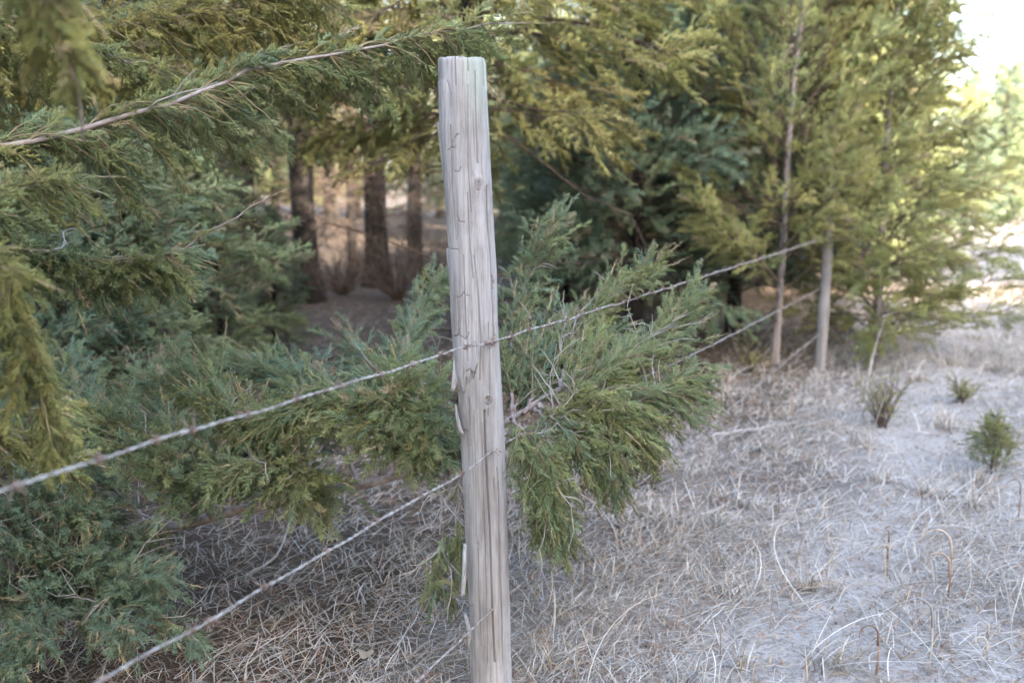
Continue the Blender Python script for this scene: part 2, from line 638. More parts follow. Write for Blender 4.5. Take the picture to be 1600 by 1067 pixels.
# ================================================================== GRASS
def blades(acc, x, y, L, w, lean, head, curl, tint, dry, lift=0.0, seg=4, seed=0):
    r = np.random.default_rng(seed)
    n = len(x)
    z = ground_z(x, y) + lift
    hx, hy = np.cos(head), np.sin(head)
    ang = lean.copy()
    px, py, pz = x.copy(), y.copy(), z.copy()
    wx, wy = -hy, hx
    rows = []
    fx, fy, fz = px, py, pz
    turn = r.normal(0, 0.12, n)
    hd = head.copy()
    for k in range(seg + 1):
        ww = w * (1 - (k / seg) ** 2) * 0.5 + w * 0.06
        wx, wy = -np.sin(hd), np.cos(hd)
        rows.append(np.stack([fx - wx * ww, fy - wy * ww, fz], 1))
        rows.append(np.stack([fx + wx * ww, fy + wy * ww, fz + ww * 0.6], 1))
        st = L / seg
        fx = fx + np.cos(hd) * np.sin(ang) * st
        fy = fy + np.sin(hd) * np.sin(ang) * st
        fz = fz + np.cos(ang) * st
        gz = ground_z(fx, fy) + 0.003 + 0.012 * r.random(n)
        fz = np.maximum(fz, gz)
        ang = ang + curl / seg
        hd = hd + turn
    v = np.stack(rows, 1)              # n, 2(seg+1), 3
    nv = 2 * (seg + 1)
    t = []
    for k in range(seg):
        a = 2 * k
        t += [(a, a + 1, a + 3), (a, a + 3, a + 2)]
    t = np.array(t)
    f = (t[None] + (np.arange(n) * nv)[:, None, None]).reshape(-1, 3)
    c = np.zeros((n, nv, 4), np.float32)
    c[:, :, 0] = tint[:, None]
    c[:, :, 1] = dry[:, None]
    c[:, :, 2] = r.random(n)[:, None]
    c[:, :, 3] = 1
    acc.add(v.reshape(-1, 3), f, c.reshape(-1, 4))


def build_grass():
    r = np.random.default_rng(21)
    a = Acc()
    bands = [  # x0,x1,y0,y1,density,width,len
        (-1.6, 3.6, 2.0, 4.2, 4200, 0.0022, 0.085),
        (-1.2, 5.2, 4.2, 7.0, 2000, 0.0030, 0.10),
        (0.2, 8.8, 7.0, 13.0, 750, 0.0048, 0.13),
        (2.0, 18, 13.0, 26.0, 120, 0.012, 0.24),
        (4.0, 34, 26.0, 60.0, 22, 0.03, 0.3)]
    for bi, (x0, x1, y0, y1, den, w, L) in enumerate(bands):
        n = int((x1 - x0) * (y1 - y0) * den)
        x = r.uniform(x0, x1, n)
        y = r.uniform(y0, y1, n)
        # patchy cover
        cov = vnoise(x * 1.1 + 7, y * 1.1, 11) * 0.6 + vnoise(x * 3.1, y * 3.1, 12) * 0.4
        fs = forest_side(x, y)
        tr = np.exp(-((-fs - 0.82) / 0.28) ** 2) + 0.8 * np.exp(-((-fs - 2.35) / 0.3) ** 2)
        keep = (r.random(n) > 0.75 * tr) & (cov > 0.42 + 0.30 * (r.random(n) - 0.5)) & (fs < 0.5 + 0.5 * r.random(n)) & (r.random(n) < np.where(fs > 0, 0.55, 1.0))
        x, y = x[keep], y[keep]
        n = len(x)
        upright = r.random(n) < 0.07
        lean = np.where(upright, r.uniform(0.05, 0.6, n), r.uniform(0.9, 1.5, n))
        curl = np.where(upright, r.uniform(0.3, 2.0, n), r.uniform(0.0, 0.7, n))
        warm = np.clip(vnoise(x * 0.8, y * 0.8, 14) * 1.3 - 0.25, 0, 1)
        tint = np.clip(r.normal(0.28, 0.22, n) + warm * 0.50, 0, 1)
        L = L * (1 + 1.3 * warm)
        blades(a, x, y, L * r.uniform(0.35, 1.5, n), w * r.uniform(0.7, 1.4, n), lean, r.uniform(0, 2 * pi, n), curl, tint,
               np.where(r.random(n) < 0.05, 0.6, 0.0), seed=30 + bi)
    # tufts
    for k in range(230):
        d = r.random()
        y0 = 2.3 + 18 * d ** 1.8
        x0 = r.uniform(-0.5 + 0.35 * (y0 - 2.3), 1.2 + 0.62 * y0)
        if forest_side(x0, y0) > 0.6:
            continue
        n = int(r.uniform(25, 90))
        sc = r.uniform(0.5, 1.2)
        x = x0 + r.normal(0, 0.05 * sc, n)
        y = y0 + r.normal(0, 0.05 * sc, n)
        blades(a, x, y, sc * r.uniform(0.05, 0.17, n), np.full(n, 0.0026 + 0.0004 * y0), r.uniform(0.3, 1.4, n), r.uniform(0, 2 * pi, n),
               r.uniform(0.3, 1.5, n), np.clip(r.normal(0.35 + 0.3 * r.random(), 0.2, n), 0, 1), np.zeros(n), seed=1000 + k)
    # long arching stems
    n = 130
    y = 2.4 + 9 * r.random(n) ** 1.5
    x = r.uniform(0, 1, n) * (0.3 + 0.55 * y) + 0.15 + 0.42 * (y - 2.6)
    blades(a, x, y, r.uniform(0.3, 0.7, n), np.full(n, 0.0030) * (0.6 + y / 6), r.uniform(0.1, 1.2, n), r.uniform(0, 2 * pi, n),
           r.uniform(0.5, 2.2, n), r.uniform(0.1, 0.5, n), np.zeros(n), seg=9, seed=77)
    n = 14000
    y = 2.2 + 8 * r.random(n) ** 1.5
    x = r.uniform(0, 1, n) * (0.5 + 0.6 * y) - 0.06 + 0.5 * (y - 2.7) - 0.3
    blades(a, x, y, r.uniform(0.012, 0.05, n), r.uniform(0.002, 0.005, n) * (0.7 + y / 8), r.uniform(1.3, 1.57, n), r.uniform(0, 2 * pi, n),
           r.uniform(-0.3, 0.3, n), r.uniform(0.6, 1.0, n), np.where(r.random(n) < 0.3, 0.5, 0.0), seg=2, seed=78)
    o = link('dead_grass', a.mesh('dead_grass'), GRASS)
    tag(o, 'pale matted dead grass covering the sandy track and fence line', 'grass', kind='stuff')

    # needle and twig litter under the trees
    a = Acc()
    n = 40000
    y = 2.2 + 9 * r.random(n) ** 1.6
    x = -0.06 + 0.5 * (y - 2.7) - (r.random(n) ** 1.1) * (1.2 + 0.9 * y) + 0.5
    blades(a, x, y, r.uniform(0.03, 0.14, n), r.uniform(0.0015, 0.004, n), r.uniform(1.2, 1.57, n), r.uniform(0, 2 * pi, n),
           r.uniform(-0.4, 0.5, n), np.clip(r.normal(0.55, 0.3, n), 0, 1), np.where(r.random(n) < 0.25, 0.6, 0.0), seed=5)
    n = 5000
    y = 2.3 + 3.5 * r.random(n)
    x = -0.06 + 0.5 * (y - 2.7) - r.random(n) * 2.6 + 0.4
    blades(a, x, y, r.uniform(0.05, 0.16, n), r.uniform(0.0015, 0.0028, n), r.uniform(0.9, 1.5, n), r.uniform(0, 2 * pi, n),
           r.uniform(0, 1.0, n), np.clip(r.normal(0.25, 0.2, n), 0, 1), np.zeros(n), seed=6)
    o = link('woodland_litter', a.mesh('woodland_litter'), GRASS)
    tag(o, 'brown needle and twig litter on the ground under the cedars', 'litter', kind='stuff')


build_grass()

# ================================================================== FENCE POST (near)
PD = 2.70
prof = [(97, 688, 760), (200, 691, 765), (290, 695, 769), (400, 703, 775), (500, 708, 778), (600, 712, 784),
        (700, 718, 789), (800, 722, 792), (900, 725, 795), (1000, 728, 797), (1067, 730, 798), (1120, 731, 800)]


def build_post():
    ztop = P(724, 99, PD)[2]
    zs_, cx_, r_ = [], [], []
    for (y, l, r) in prof:
        p = P((l + r) / 2, y, PD)
        zs_.append(p[2]); cx_.append(p[0]); r_.append((r - l) / 2 / F * (PD) * 0.995)
    y_of = lambda z: np.interp(-z, [-q for q in zs_], [q[0] for q in prof])
    zs_r, cx_r, r_r = zs_[::-1], cx_[::-1], r_[::-1]
    base = np.array([np.interp(0, zs_r, cx_r), P(764, 1067, PD)[1] , 0.0])
    # depth row: the post stands upright in depth
    yb = PD * cos(TH) + 0.02
    root = thing('fence_post', 'weathered grey round wooden fence post in the foreground, splintering along its left side', 'fence post', (base[0], yb, 0))
    NA, NZ = 300, 900
    zb = -0.06
    zz = np.linspace(zb, ztop, NZ)
    aa = np.arange(NA) / NA * 2 * pi                   # 0 = +x (right), -pi/2 = towards camera
    A, Z = np.meshgrid(aa, zz)
    cx = np.interp(zz, zs_r, cx_r)[:, None] - base[0]
    R = np.interp(zz, zs_r, r_r)[:, None] * np.ones_like(A)
    # photo coordinates of each surface point seen from the front
    front = np.sin(A) < 0.25
    yp = y_of(Z)
    lft = np.interp(yp, [q[0] for q in prof], [q[1] for q in prof])
    rgt = np.interp(yp, [q[0] for q in prof], [q[2] for q in prof])
    s = (np.cos(A) * 0.5 + 0.5)
    xp = lft + (rgt - lft) * s
    disp = np.zeros_like(A)
    disp += (vnoise(A * 1.5 + 3, Z * 3, 31) - 0.5) * 0.004 + (vnoise(np.cos(A) * 3, Z * 9 + np.sin(A) * 3, 32) - 0.5) * 0.003
    # fine vertical grain
    g = vnoise(A * 30, Z * 6, 33) * 0.6 + vnoise(A * 75, Z * 12, 34) * 0.4
    disp += (g - 0.5) * 0.0014
    crack_shade = np.zeros_like(A)

    def seg_dist(pts):
        best = np.full(A.shape, 1e9)
        for (x0, y0), (x1, y1) in zip(pts[:-1], pts[1:]):
            dx, dy = x1 - x0, y1 - y0
            t = np.clip(((xp - x0) * dx + (yp - y0) * dy) / (dx * dx + dy * dy + 1e-9), 0, 1)
            best = np.minimum(best, np.hypot(xp - x0 - t * dx, yp - y0 - t * dy))
        return best

    def groove(pts, w=1.2, depth=0.004):
        nonlocal disp, crack_shade
        m = (yp > min(p[1] for p in pts) - 8) & (yp < max(p[1] for p in pts) + 8) & front
        d = seg_dist(pts)
        k = np.clip(1.5 - d / w, 0, 1) * m
        disp -= k * depth
        crack_shade = np.maximum(crack_shade, k)
    # old outer layer that flakes away: jagged lower edge
    edge_x = [700, 706, 711, 713, 717, 720, 724, 727, 731, 734, 738, 742, 746, 750, 757]
    edge_y = [606, 610, 590, 608, 612, 588, 600, 612, 585, 596, 574, 580, 566, 540, 500]
    ey = np.interp(xp, edge_x, edge_y)
    layer = front * np.clip((748 - xp) / 2.0, 0, 1) * np.clip((ey - yp) / 1.6, 0, 1) * np.clip((yp - 190) / 90, 0, 1)
    inner = np.clip((yp - 300) / 280, 0, 1)
    disp += layer * (0.0006 + 0.0075 * inner)
    under = front * np.clip((748 - xp) / 6.0, 0, 1) * np.exp(-((yp - ey - 2.2) / 1.6) ** 2) * np.clip((yp - 480) / 60, 0, 1)
    disp -= under * 0.0022
    crack_shade = np.maximum(crack_shade, under * 0.75)  # shadow below the flaked edge, painted in with the crack darkening
    # upper-left slab
    slab = front * np.clip((704 - xp) / 2, 0, 1) * np.clip((yp - 132) / 3, 0, 1) * np.clip((260 - yp) / 60, 0, 1)
    disp += slab * 0.0022
    # long drying checks
    groove([(746, 120), (747, 190), (749, 255)], 0.8, 0.004)
    groove([(762, 290), (764, 350), (768, 400), (770, 450), (774, 540)], 1.0, 0.006)
    groove([(757, 100), (759, 140)], 0.8, 0.004)
    groove([(770, 430), (771, 450)], 1.4, 0.004)
    groove([(773, 437), (773, 442)], 1.4, 0.003)
    groove([(742, 395), (748, 450), (752, 520), (750, 590)], 0.8, 0.003)
    groove([(757, 640), (758, 700), (761, 760), (765, 840), (767, 920), (769, 1000), (772, 1067)], 1.2, 0.007)
    groove([(778, 760), (779, 830), (781, 900), (784, 990), (785, 1067)], 0.9, 0.004)
    groove([(733, 300), (736, 380), (741, 430)], 0.7, 0.0025)
    groove([(716, 100), (717, 140)], 0.8, 0.003)
    groove([(735, 97), (736, 120)], 0.7, 0.003)
    groove([(765, 620), (767, 560), (764, 500)], 0.7, 0.003)
    groove([(745, 870), (746, 960), (750, 1040)], 0.8, 0.003)
    groove([(733, 620), (735, 700)], 0.7, 0.002)
    # hooked little splits
    for pts in ([(703, 133), (706, 142), (710, 155)], [(714, 219), (718, 213), (721, 213)], [(704, 236), (710, 232), (715, 233)],
                [(710, 232), (712, 222)], [(715, 268), (721, 269), (724, 262)], [(702, 384), (708, 387), (719, 386), (720, 391)],
                [(702, 330), (704, 390)], [(718, 336), (721, 344), (728, 344)], [(717, 462), (724, 458), (727, 452), (728, 456), (735, 458)],
                [(718, 463), (720, 485), (719, 520), (711, 525), (720, 521), (721, 510)], [(723, 521), (730, 526), (735, 515)],
                [(731, 577), (737, 572), (739, 590), (746, 566)], [(713, 575), (711, 605)], [(727, 572), (727, 600)],
                [(719, 700), (721, 676), (727, 675)], [(712, 640), (717, 668), (722, 677), (730, 675)],
                [(728, 806), (733, 810), (733, 815)], [(745, 858), (747, 868), (744, 862)], [(727, 980), (735, 972), (738, 985), (737, 993)],
                [(770, 750), (772, 790)], [(776, 735), (779, 775)], [(731, 765), (729, 800)]):
        groove(pts, 0.62, 0.0034)

    def knot(kx, ky, rw):
        nonlocal disp, crack_shade
        d = np.hypot((xp - kx), (yp - ky) / 1.15)
        disp += np.exp(-(d / (rw * 2.6)) ** 2) * 0.006 * front
        ring = np.exp(-((d - rw) / 1.2) ** 2) * front
        hole = np.clip(1.2 - d / (rw * 0.55), 0, 1) * front
        disp -= ring * 0.002 + hole * 0.004
        crack_shade = np.maximum(crack_shade, np.maximum(ring * 0.85, hole * 1.0))
    knot(750, 285, 4.6)
    groove([(749, 283), (750, 289), (749, 296)], 1.5, 0.003)
    groove([(744, 280), (745, 294)], 0.7, 0.002)
    knot(763, 625, 5.4)
    groove([(762, 621), (764, 627), (763, 630)], 3.2, 0.005)
    groove([(763, 632), (763, 650)], 0.8, 0.003)
    groove([(727, 395), (729, 480), (733, 560)], 0.7, 0.003)
    groove([(735, 140), (734, 260), (739, 330)], 0.6, 0.0025)
    groove([(753, 660), (754, 760), (757, 860), (760, 1067)], 0.6, 0.0025)
    groove([(740, 640), (742, 760), (741, 850)], 0.6, 0.002)
    groove([(708, 200), (711, 300), (716, 372)], 0.7, 0.003)
    R = R + disp
    # slightly ragged sawn top
    top = zz > ztop - 0.004
    X = cx + np.cos(A) * R
    Y = np.sin(A) * R
    chip = np.clip(vnoise(A * 5.5, Z * 0 + 4, 36) - 0.66, 0, 1) * 0.022 + np.clip(vnoise(A * 14, Z * 0 + 9, 37) - 0.7, 0, 1) * 0.014
    rimk = np.clip((zz - (ztop - 0.02)) / 0.02, 0, 1)[:, None]
    R = R - rimk ** 3 * 0.003
    X = cx + np.cos(A) * R
    Y = np.sin(A) * R
    Zz = Z - chip * rimk ** 2 + (zz > ztop - 0.0015)[:, None] * (vnoise(A * 4, Z * 0, 35) - 0.5) * 0.002
    v = np.stack([X, Y, Zz], 2).reshape(-1, 3)
    i = np.arange(NZ - 1)[:, None] * NA
    j = np.arange(NA)[None]
    k = (j + 1) % NA
    a_, b_, c_, d_ = (i + j).ravel(), (i + k).ravel(), (i + NA + k).ravel(), (i + NA + j).ravel()
    f = [np.stack([a_, b_, c_], 1), np.stack([a_, c_, d_], 1)]
    # top face in two rings
    last = (NZ - 1) * NA
    n0 = len(v)
    rim = v[last:last + NA]
    cen = rim.mean(0)
    inner_ring = cen + (rim - cen) * 0.5 + np.array([0, 0, 0.0])
    v = np.concatenate([v, inner_ring, cen[None] + np.array([[0, 0, -0.003]])])
    jj = np.arange(NA)
    kk = (jj + 1) % NA
    f += [np.stack([last + jj, last + kk, n0 + kk], 1), np.stack([last + jj, n0 + kk, n0 + jj], 1), np.stack([n0 + jj, n0 + kk, np.full(NA, n0 + NA)], 1)]
    col = np.zeros((len(v), 4), np.float32)
    col[:NA * NZ, 0] = crack_shade.ravel()
    col[:NA * NZ, 1] = (np.clip((yp - ey) / 6, 0, 1) * np.clip((1130 - yp) / 350, 0, 1)).ravel()
    col[:NA * NZ, 2] = (np.exp(-((yp - 110) / 70) ** 2) * np.clip((xp - 722) / 15, 0, 1)).ravel()
    col[:, 3] = 1
    acc = Acc()
    acc.add(v, np.concatenate(f), col)
    m, nt, pb = new_mat('weathered_wood')
    tc = nd(nt, 'ShaderNodeTexCoord')

    def noise(scale, stretch, det=8, ro=0.65):
        mp = nd(nt, 'ShaderNodeMapping')
        mp.inputs['Scale'].default_value = stretch
        nt.links.new(tc.outputs['Object'], mp.inputs[0])
        n = nd(nt, 'ShaderNodeTexNoise')
        n.inputs['Scale'].default_value = scale
        n.inputs['Detail'].default_value = det
        n.inputs['Roughness'].default_value = ro
        nt.links.new(mp.outputs[0], n.inputs[0])
        return n.outputs[0]
    fine = noise(160, (1, 1, 0.035))
    mid = noise(45, (1, 1, 0.06))
    blot = noise(9, (1, 1, 0.5))
    base_c = ramp(nt, mid, [(0.28, (0.210, 0.194, 0.187)), (0.5, (0.287, 0.272, 0.265)), (0.72, (0.357, 0.342, 0.335))]).outputs[0]
    grain = ramp(nt, fine, [(0.36, (0.66, 0.64, 0.62)), (0.54, (1, 1, 1))]).outputs[0]
    c = mixc(nt, 1.0, base_c, grain, 'MULTIPLY')
    bl = ramp(nt, blot, [(0.36, (0.74, 0.71, 0.70)), (0.58, (1.06, 1.06, 1.08))]).outputs[0]
    c = mixc(nt, 1.0, c, bl, 'MULTIPLY')
    at = nd(nt, 'ShaderNodeAttribute', attribute_name='leaf')
    sp = nd(nt, 'ShaderNodeSeparateColor')
    nt.links.new(at.outputs['Color'], sp.inputs[0])
    # bare layer, grey-brown streaks
    streak = ramp(nt, noise(30, (1, 1, 0.12)), [(0.40, (0.144, 0.130, 0.122)), (0.62, (0.302, 0.288, 0.274))]).outputs[0]
    c = mixc(nt, math_n(nt, 'MULTIPLY', sp.outputs[1], 0.55), c, streak)
    # lichen bloom near the cut end
    c = mixc(nt, math_n(nt, 'MULTIPLY', sp.outputs[2], 0.45), c, (0.26, 0.32, 0.26))
    c = mixc(nt, math_n(nt, 'MULTIPLY', sp.outputs[0], 0.52), c, (0.10, 0.083, 0.073))
    nt.links.new(c, pb.inputs['Base Color'])
    pb.inputs['Roughness'].default_value = 0.9
    pb.inputs['Specular IOR Level'].default_value = 0.2
    b = nd(nt, 'ShaderNodeBump')
    b.inputs['Strength'].default_value = 0.5
    b.inputs['Distance'].default_value = 0.003
    nt.links.new(math_n(nt, 'ADD', fine, mid), b.inputs['Height'])
    nt.links.new(b.outputs[0], pb.inputs['Normal'])
    link('shaft', acc.mesh('shaft', True), m, root)

    # loose slivers standing off the left side (px outline: outer edge, inner edge, y0..y1)
    def sliver(name, pts, thick=0.004):
        "pts: list of (y, x_outer, x_inner)"
        ac = Acc()
        rows = []
        for (y, xo, xi) in pts:
            po = P(xo, y, PD + 0.01) - np.array(root.location)
            pi_ = P(xi, y, PD + 0.01) - np.array(root.location)
            rows.append((po, pi_))
        vs = []
        for (po, pi_) in rows:
            off = np.array([0, 0.5, 0]) * thick
            vs += [po - off, pi_ - off * 2, pi_ + off * 2, po + off]
        fs = []
        for q in range(len(rows) - 1):
            o0, o1 = q * 4, q * 4 + 4
            for e in range(4):
                e2 = (e + 1) % 4
                fs += [(o0 + e, o0 + e2, o1 + e2), (o0 + e, o1 + e2, o1 + e)]
        fs += [(0, 2, 1), (0, 3, 2)]
        o1 = (len(rows) - 1) * 4
        fs += [(o1, o1 + 1, o1 + 2), (o1, o1 + 2, o1 + 3)]
        col = np.zeros((len(vs), 4), np.float32)
        col[:, 3] = 1
        ac.add(np.array(vs), np.array(fs), col)
        link(name, ac.mesh(name), m, root)
    sliver('bark_sliver', [(191, 683, 687), (196, 683, 691), (225, 686.5, 693.5), (255, 690, 697), (285, 693, 700)], 0.012)
    sliver('bark_sliver', [(388, 698, 700), (396, 697.5, 704), (425, 700.5, 709), (450, 703, 711), (480, 706, 713)], 0.014)
    sliver('bark_sliver', [(560, 709, 716), (590, 706.5, 715), (604, 705.5, 713), (611, 705, 708)], 0.014)
    sliver('bark_sliver', [(632, 711, 713), (645, 711.5, 716), (665, 714.5, 721), (674, 717, 724), (677, 722, 726)], 0.012)
    sliver('bark_sliver', [(850, 723.5, 729), (880, 722.5, 729), (905, 721.5, 728), (925, 719.5, 727), (930, 720, 723)], 0.012)
    sliver('bark_sliver', [(958, 725, 728), (966, 726, 731), (978, 728.5, 735), (992, 730, 736), (1014, 730, 733)], 0.010)
    return root, m


POST, WEATHERED = build_post()
PY = POST.location[1]


# far post
def build_far_post():
    b = G(1280, 582)
    d = b[1]
    root = thing('fence_post', 'small far fence post half hidden in yellow green cedar foliage', 'fence post', (b[0], b[1], 0))
    a = Acc()
    n = 60
    z = np.linspace(-0.05, 1.40, n)
    H = 1.62
    pts = np.stack([0.012 * np.sin(z * 2), 0.0 * z, z], 1)
    r = 0.039 + 0.003 * np.sin(z * 5) + 0.002 * np.sin(z * 17) + rng.normal(0, 0.0008, n)
    a.tube(pts, r, 40)
    for v in a.v:
        an = np.arctan2(v[:, 1], v[:, 0])
        k = (vnoise(an * 9, v[:, 2] * 4, 3) - 0.5) * 0.006
        v[:, 0] += np.cos(an) * k
        v[:, 1] += np.sin(an) * k
    a.c = [np.tile(np.array([[0.6, 0.8, 0, 1]], np.float32), (len(a.v[0]), 1))]
    link('shaft', a.mesh('shaft', True), WEATHERED, root)
    return root


FARP = build_far_post()
FX, FY = FARP.location[0], FARP.location[1]


# ================================================================== BARBED WIRE
def metal(name, c0, c1):
    m, nt, pb = new_mat(name)
    tc = nd(nt, 'ShaderNodeTexCoord')
    n = nd(nt, 'ShaderNodeTexNoise')
    n.inputs['Scale'].default_value = 60
    n.inputs['Detail'].default_value = 5
    nt.links.new(tc.outputs['Object'], n.inputs[0])
    r = ramp(nt, n.outputs[0], [(0.38, c0), (0.6, c1)])
    nt.links.new(r.outputs[0], pb.inputs['Base Color'])
    pb.inputs['Metallic'].default_value = 0.35
    pb.inputs['Roughness'].default_value = 0.6
    return m


WIRE = metal('galvanised_wire', (0.143, 0.117, 0.102), (0.295, 0.280, 0.259))
RUST = metal('rusted_wire', (0.119, 0.063, 0.042), (0.266, 0.210, 0.182))


def barb_mesh(seed):
    r = np.random.default_rng(seed)
    a = Acc()
    t = np.linspace(0, 2.0 * 2 * pi, 26)
    hel = np.stack([np.linspace(-0.006, 0.006, 26), 0.0058 * np.cos(t), 0.0058 * np.sin(t)], 1)
    a.tube(hel, 0.0013, 5)
    for sx_, e in ((-1, 0), (1, 25)):
        p = hel[e]
        d = unit(np.array([sx_ * 0.5, *unit(np.array([p[1], p[2]]) + r.normal(0, 0.004, 2))]))
        a.tube([p, p + d * 0.008, p + d * 0.021 + r.normal(0, 0.001, 3)], [0.0013, 0.0013, 0.0005], 5)
    for sx_, e in ((1, 4), (-1, 21)):
        p = hel[e]
        d = unit(np.array([sx_ * 0.6, -p[1], -p[2]]) + r.normal(0, 0.002, 3))
        d = unit(np.array([sx_ * 0.5, *(-unit(np.array([p[1], p[2]])))]))
        a.tube([p, p + d * 0.010, p + d * 0.024], [0.0013, 0.0013, 0.0005], 5)
    return a.mesh('barb', True)


BARBS = [barb_mesh(k) for k in range(6)]
for b in BARBS:
    b.materials.append(RUST)


def build_wire(label, knots, spacing, seed, near_post_depth=None):
    "knots: world points from behind the camera to the far post"
    r = np.random.default_rng(seed)
    pts = smooth_path(knots, 400)
    L = np.linalg.norm(np.diff(pts, axis=0), axis=1).sum()
    n = int(L / 0.0055)
    path = smooth_path(knots, n)
    wob = np.cumsum(r.normal(0, 0.00012, (n, 3)), axis=0)
    s = np.linspace(0, L, n)
    wobble = np.stack([np.zeros(n), 0.0012 * np.sin(s * 9 + seed), 0.0016 * np.sin(s * 13 + 2 * seed) + 0.001 * np.sin(s * 31)], 1)
    path = path + wobble
    root = thing('barbed_wire', label, 'barbed wire', path[0])
    path = path - path[0]
    T = unit(path[-1] - path[0])
    U = unit(np.cross(T, (0, 0, 1)))
    V = np.cross(U, T)
    a = Acc()
    ph = 2 * pi * s / 0.046 + 0.5 * np.sin(s * 5)
    for k in range(2):
        off = U[None] * np.cos(ph + k * pi)[:, None] + V[None] * np.sin(ph + k * pi)[:, None]
        a.tube(path + off * 0.0017, 0.0017, 6)
    link('strand', a.mesh('strand', True), WIRE, root)
    cnt = 0
    d = 0.07
    M_ = np.stack([T, U, V], 1)
    from mathutils import Matrix
    while d < L and cnt < 95:
        k = int(d / L * (n - 1))
        wp = path[k] + np.array(root.location)
        if wp[1] > 0.9:
            o = link('barb', BARBS[int(r.integers(0, 6))], None, root, path[k])
            al = r.uniform(0, 2 * pi)
            R = M_ @ np.array([[1, 0, 0], [0, cos(al), -sin(al)], [0, sin(al), cos(al)]])
            o.rotation_euler = Matrix(R.tolist()).to_euler()
            cnt += 1
        d += spacing * r.uniform(0.85, 1.15)
    return root


def fence_depth(px):
    "camera depth of the fence plane (post fronts) at a photo column"
    # plane through (X0,Y0) with direction to the far post, slightly in front of the near post
    x0, y0 = POST.location[0], PY - 0.068
    dx, dy = FX - x0, (FY - 0.05) - y0
    k = (px - 800) / F * cos(TH)
    t = (k * y0 - x0) / (dx - k * dy)
    return (y0 + t * dy) / cos(TH) - 0.0


def wire_pts(pix):
    out = []
    for (px, py) in pix:
        # intersect pixel ray with the fence plane
        v = FWD + RGT * (px - 800) / F + UPV * (533.5 - py) / F
        x0, y0 = POST.location[0], PY - 0.070
        dx, dy = FX - x0, (FY - 0.066) - y0
        # x = v0*t, y = v1*t ; (x-x0)*dy = (y-y0)*dx
        t = (x0 * dy - y0 * dx) / (v[0] * dy - v[1] * dx)
        out.append(C0 + v * t)
    back = out[0] + (out[0] - out[1]) / np.linalg.norm(out[0] - out[1]) * 3.2
    return [back] + out


w1 = wire_pts([(0, 765), (300, 672), (520, 607), (712, 547), (775, 531), (960, 476), (1100, 432), (1280, 375)])
w2 = wire_pts([(150, 1067), (330, 967), (560, 832), (720, 740), (792, 691), (940, 618), (1100, 545), (1280, 452)])
w3 = wire_pts([(560, 1150), (650, 1066), (734, 985), (798, 926), (930, 812), (1080, 690), (1200, 588), (1280, 522)])
build_wire('topmost strand of barbed wire crossing the middle of the grey post', w1, 0.135, 3)
build_wire('second strand of barbed wire, running out through the bottom left corner', w2, 0.17, 8)
build_wire('lowest thin strand of barbed wire, crossing the near post close to the ground', w3, 0.19, 12)


def staple(px, py, dxp=0.0, mess=False):
    a = Acc()
    p = wire_pts([(px, py), (px - 5, py + 2)])[1] - np.array(POST.location)
    q = [p + np.array([dx_, dy_, dz_]) for dx_, dy_, dz_ in ((0.004, 0.03, 0.012), (0.003, 0.0, 0.011), (0.0, -0.006, 0.004), (-0.002, -0.006, -0.006), (-0.003, 0.0, -0.012), (-0.002, 0.03, -0.013))]
    a.tube(smooth_path(q, 20), 0.0026, 6)
    if mess:
        t = np.linspace(0, 3.2 * 2 * pi, 50)
        c = np.stack([p[0] + np.linspace(-0.02, 0.012, 50), p[1] + 0.006 * np.cos(t), p[2] + np.linspace(-0.012, 0.012, 50) + 0.007 * np.sin(t)], 1)
        a.tube(c, 0.0016, 5)
    link('staple', a.mesh('staple', True), RUST, POST)


staple(771, 532)
staple(787, 694, mess=True)
staple(795, 929)
print('fence built')


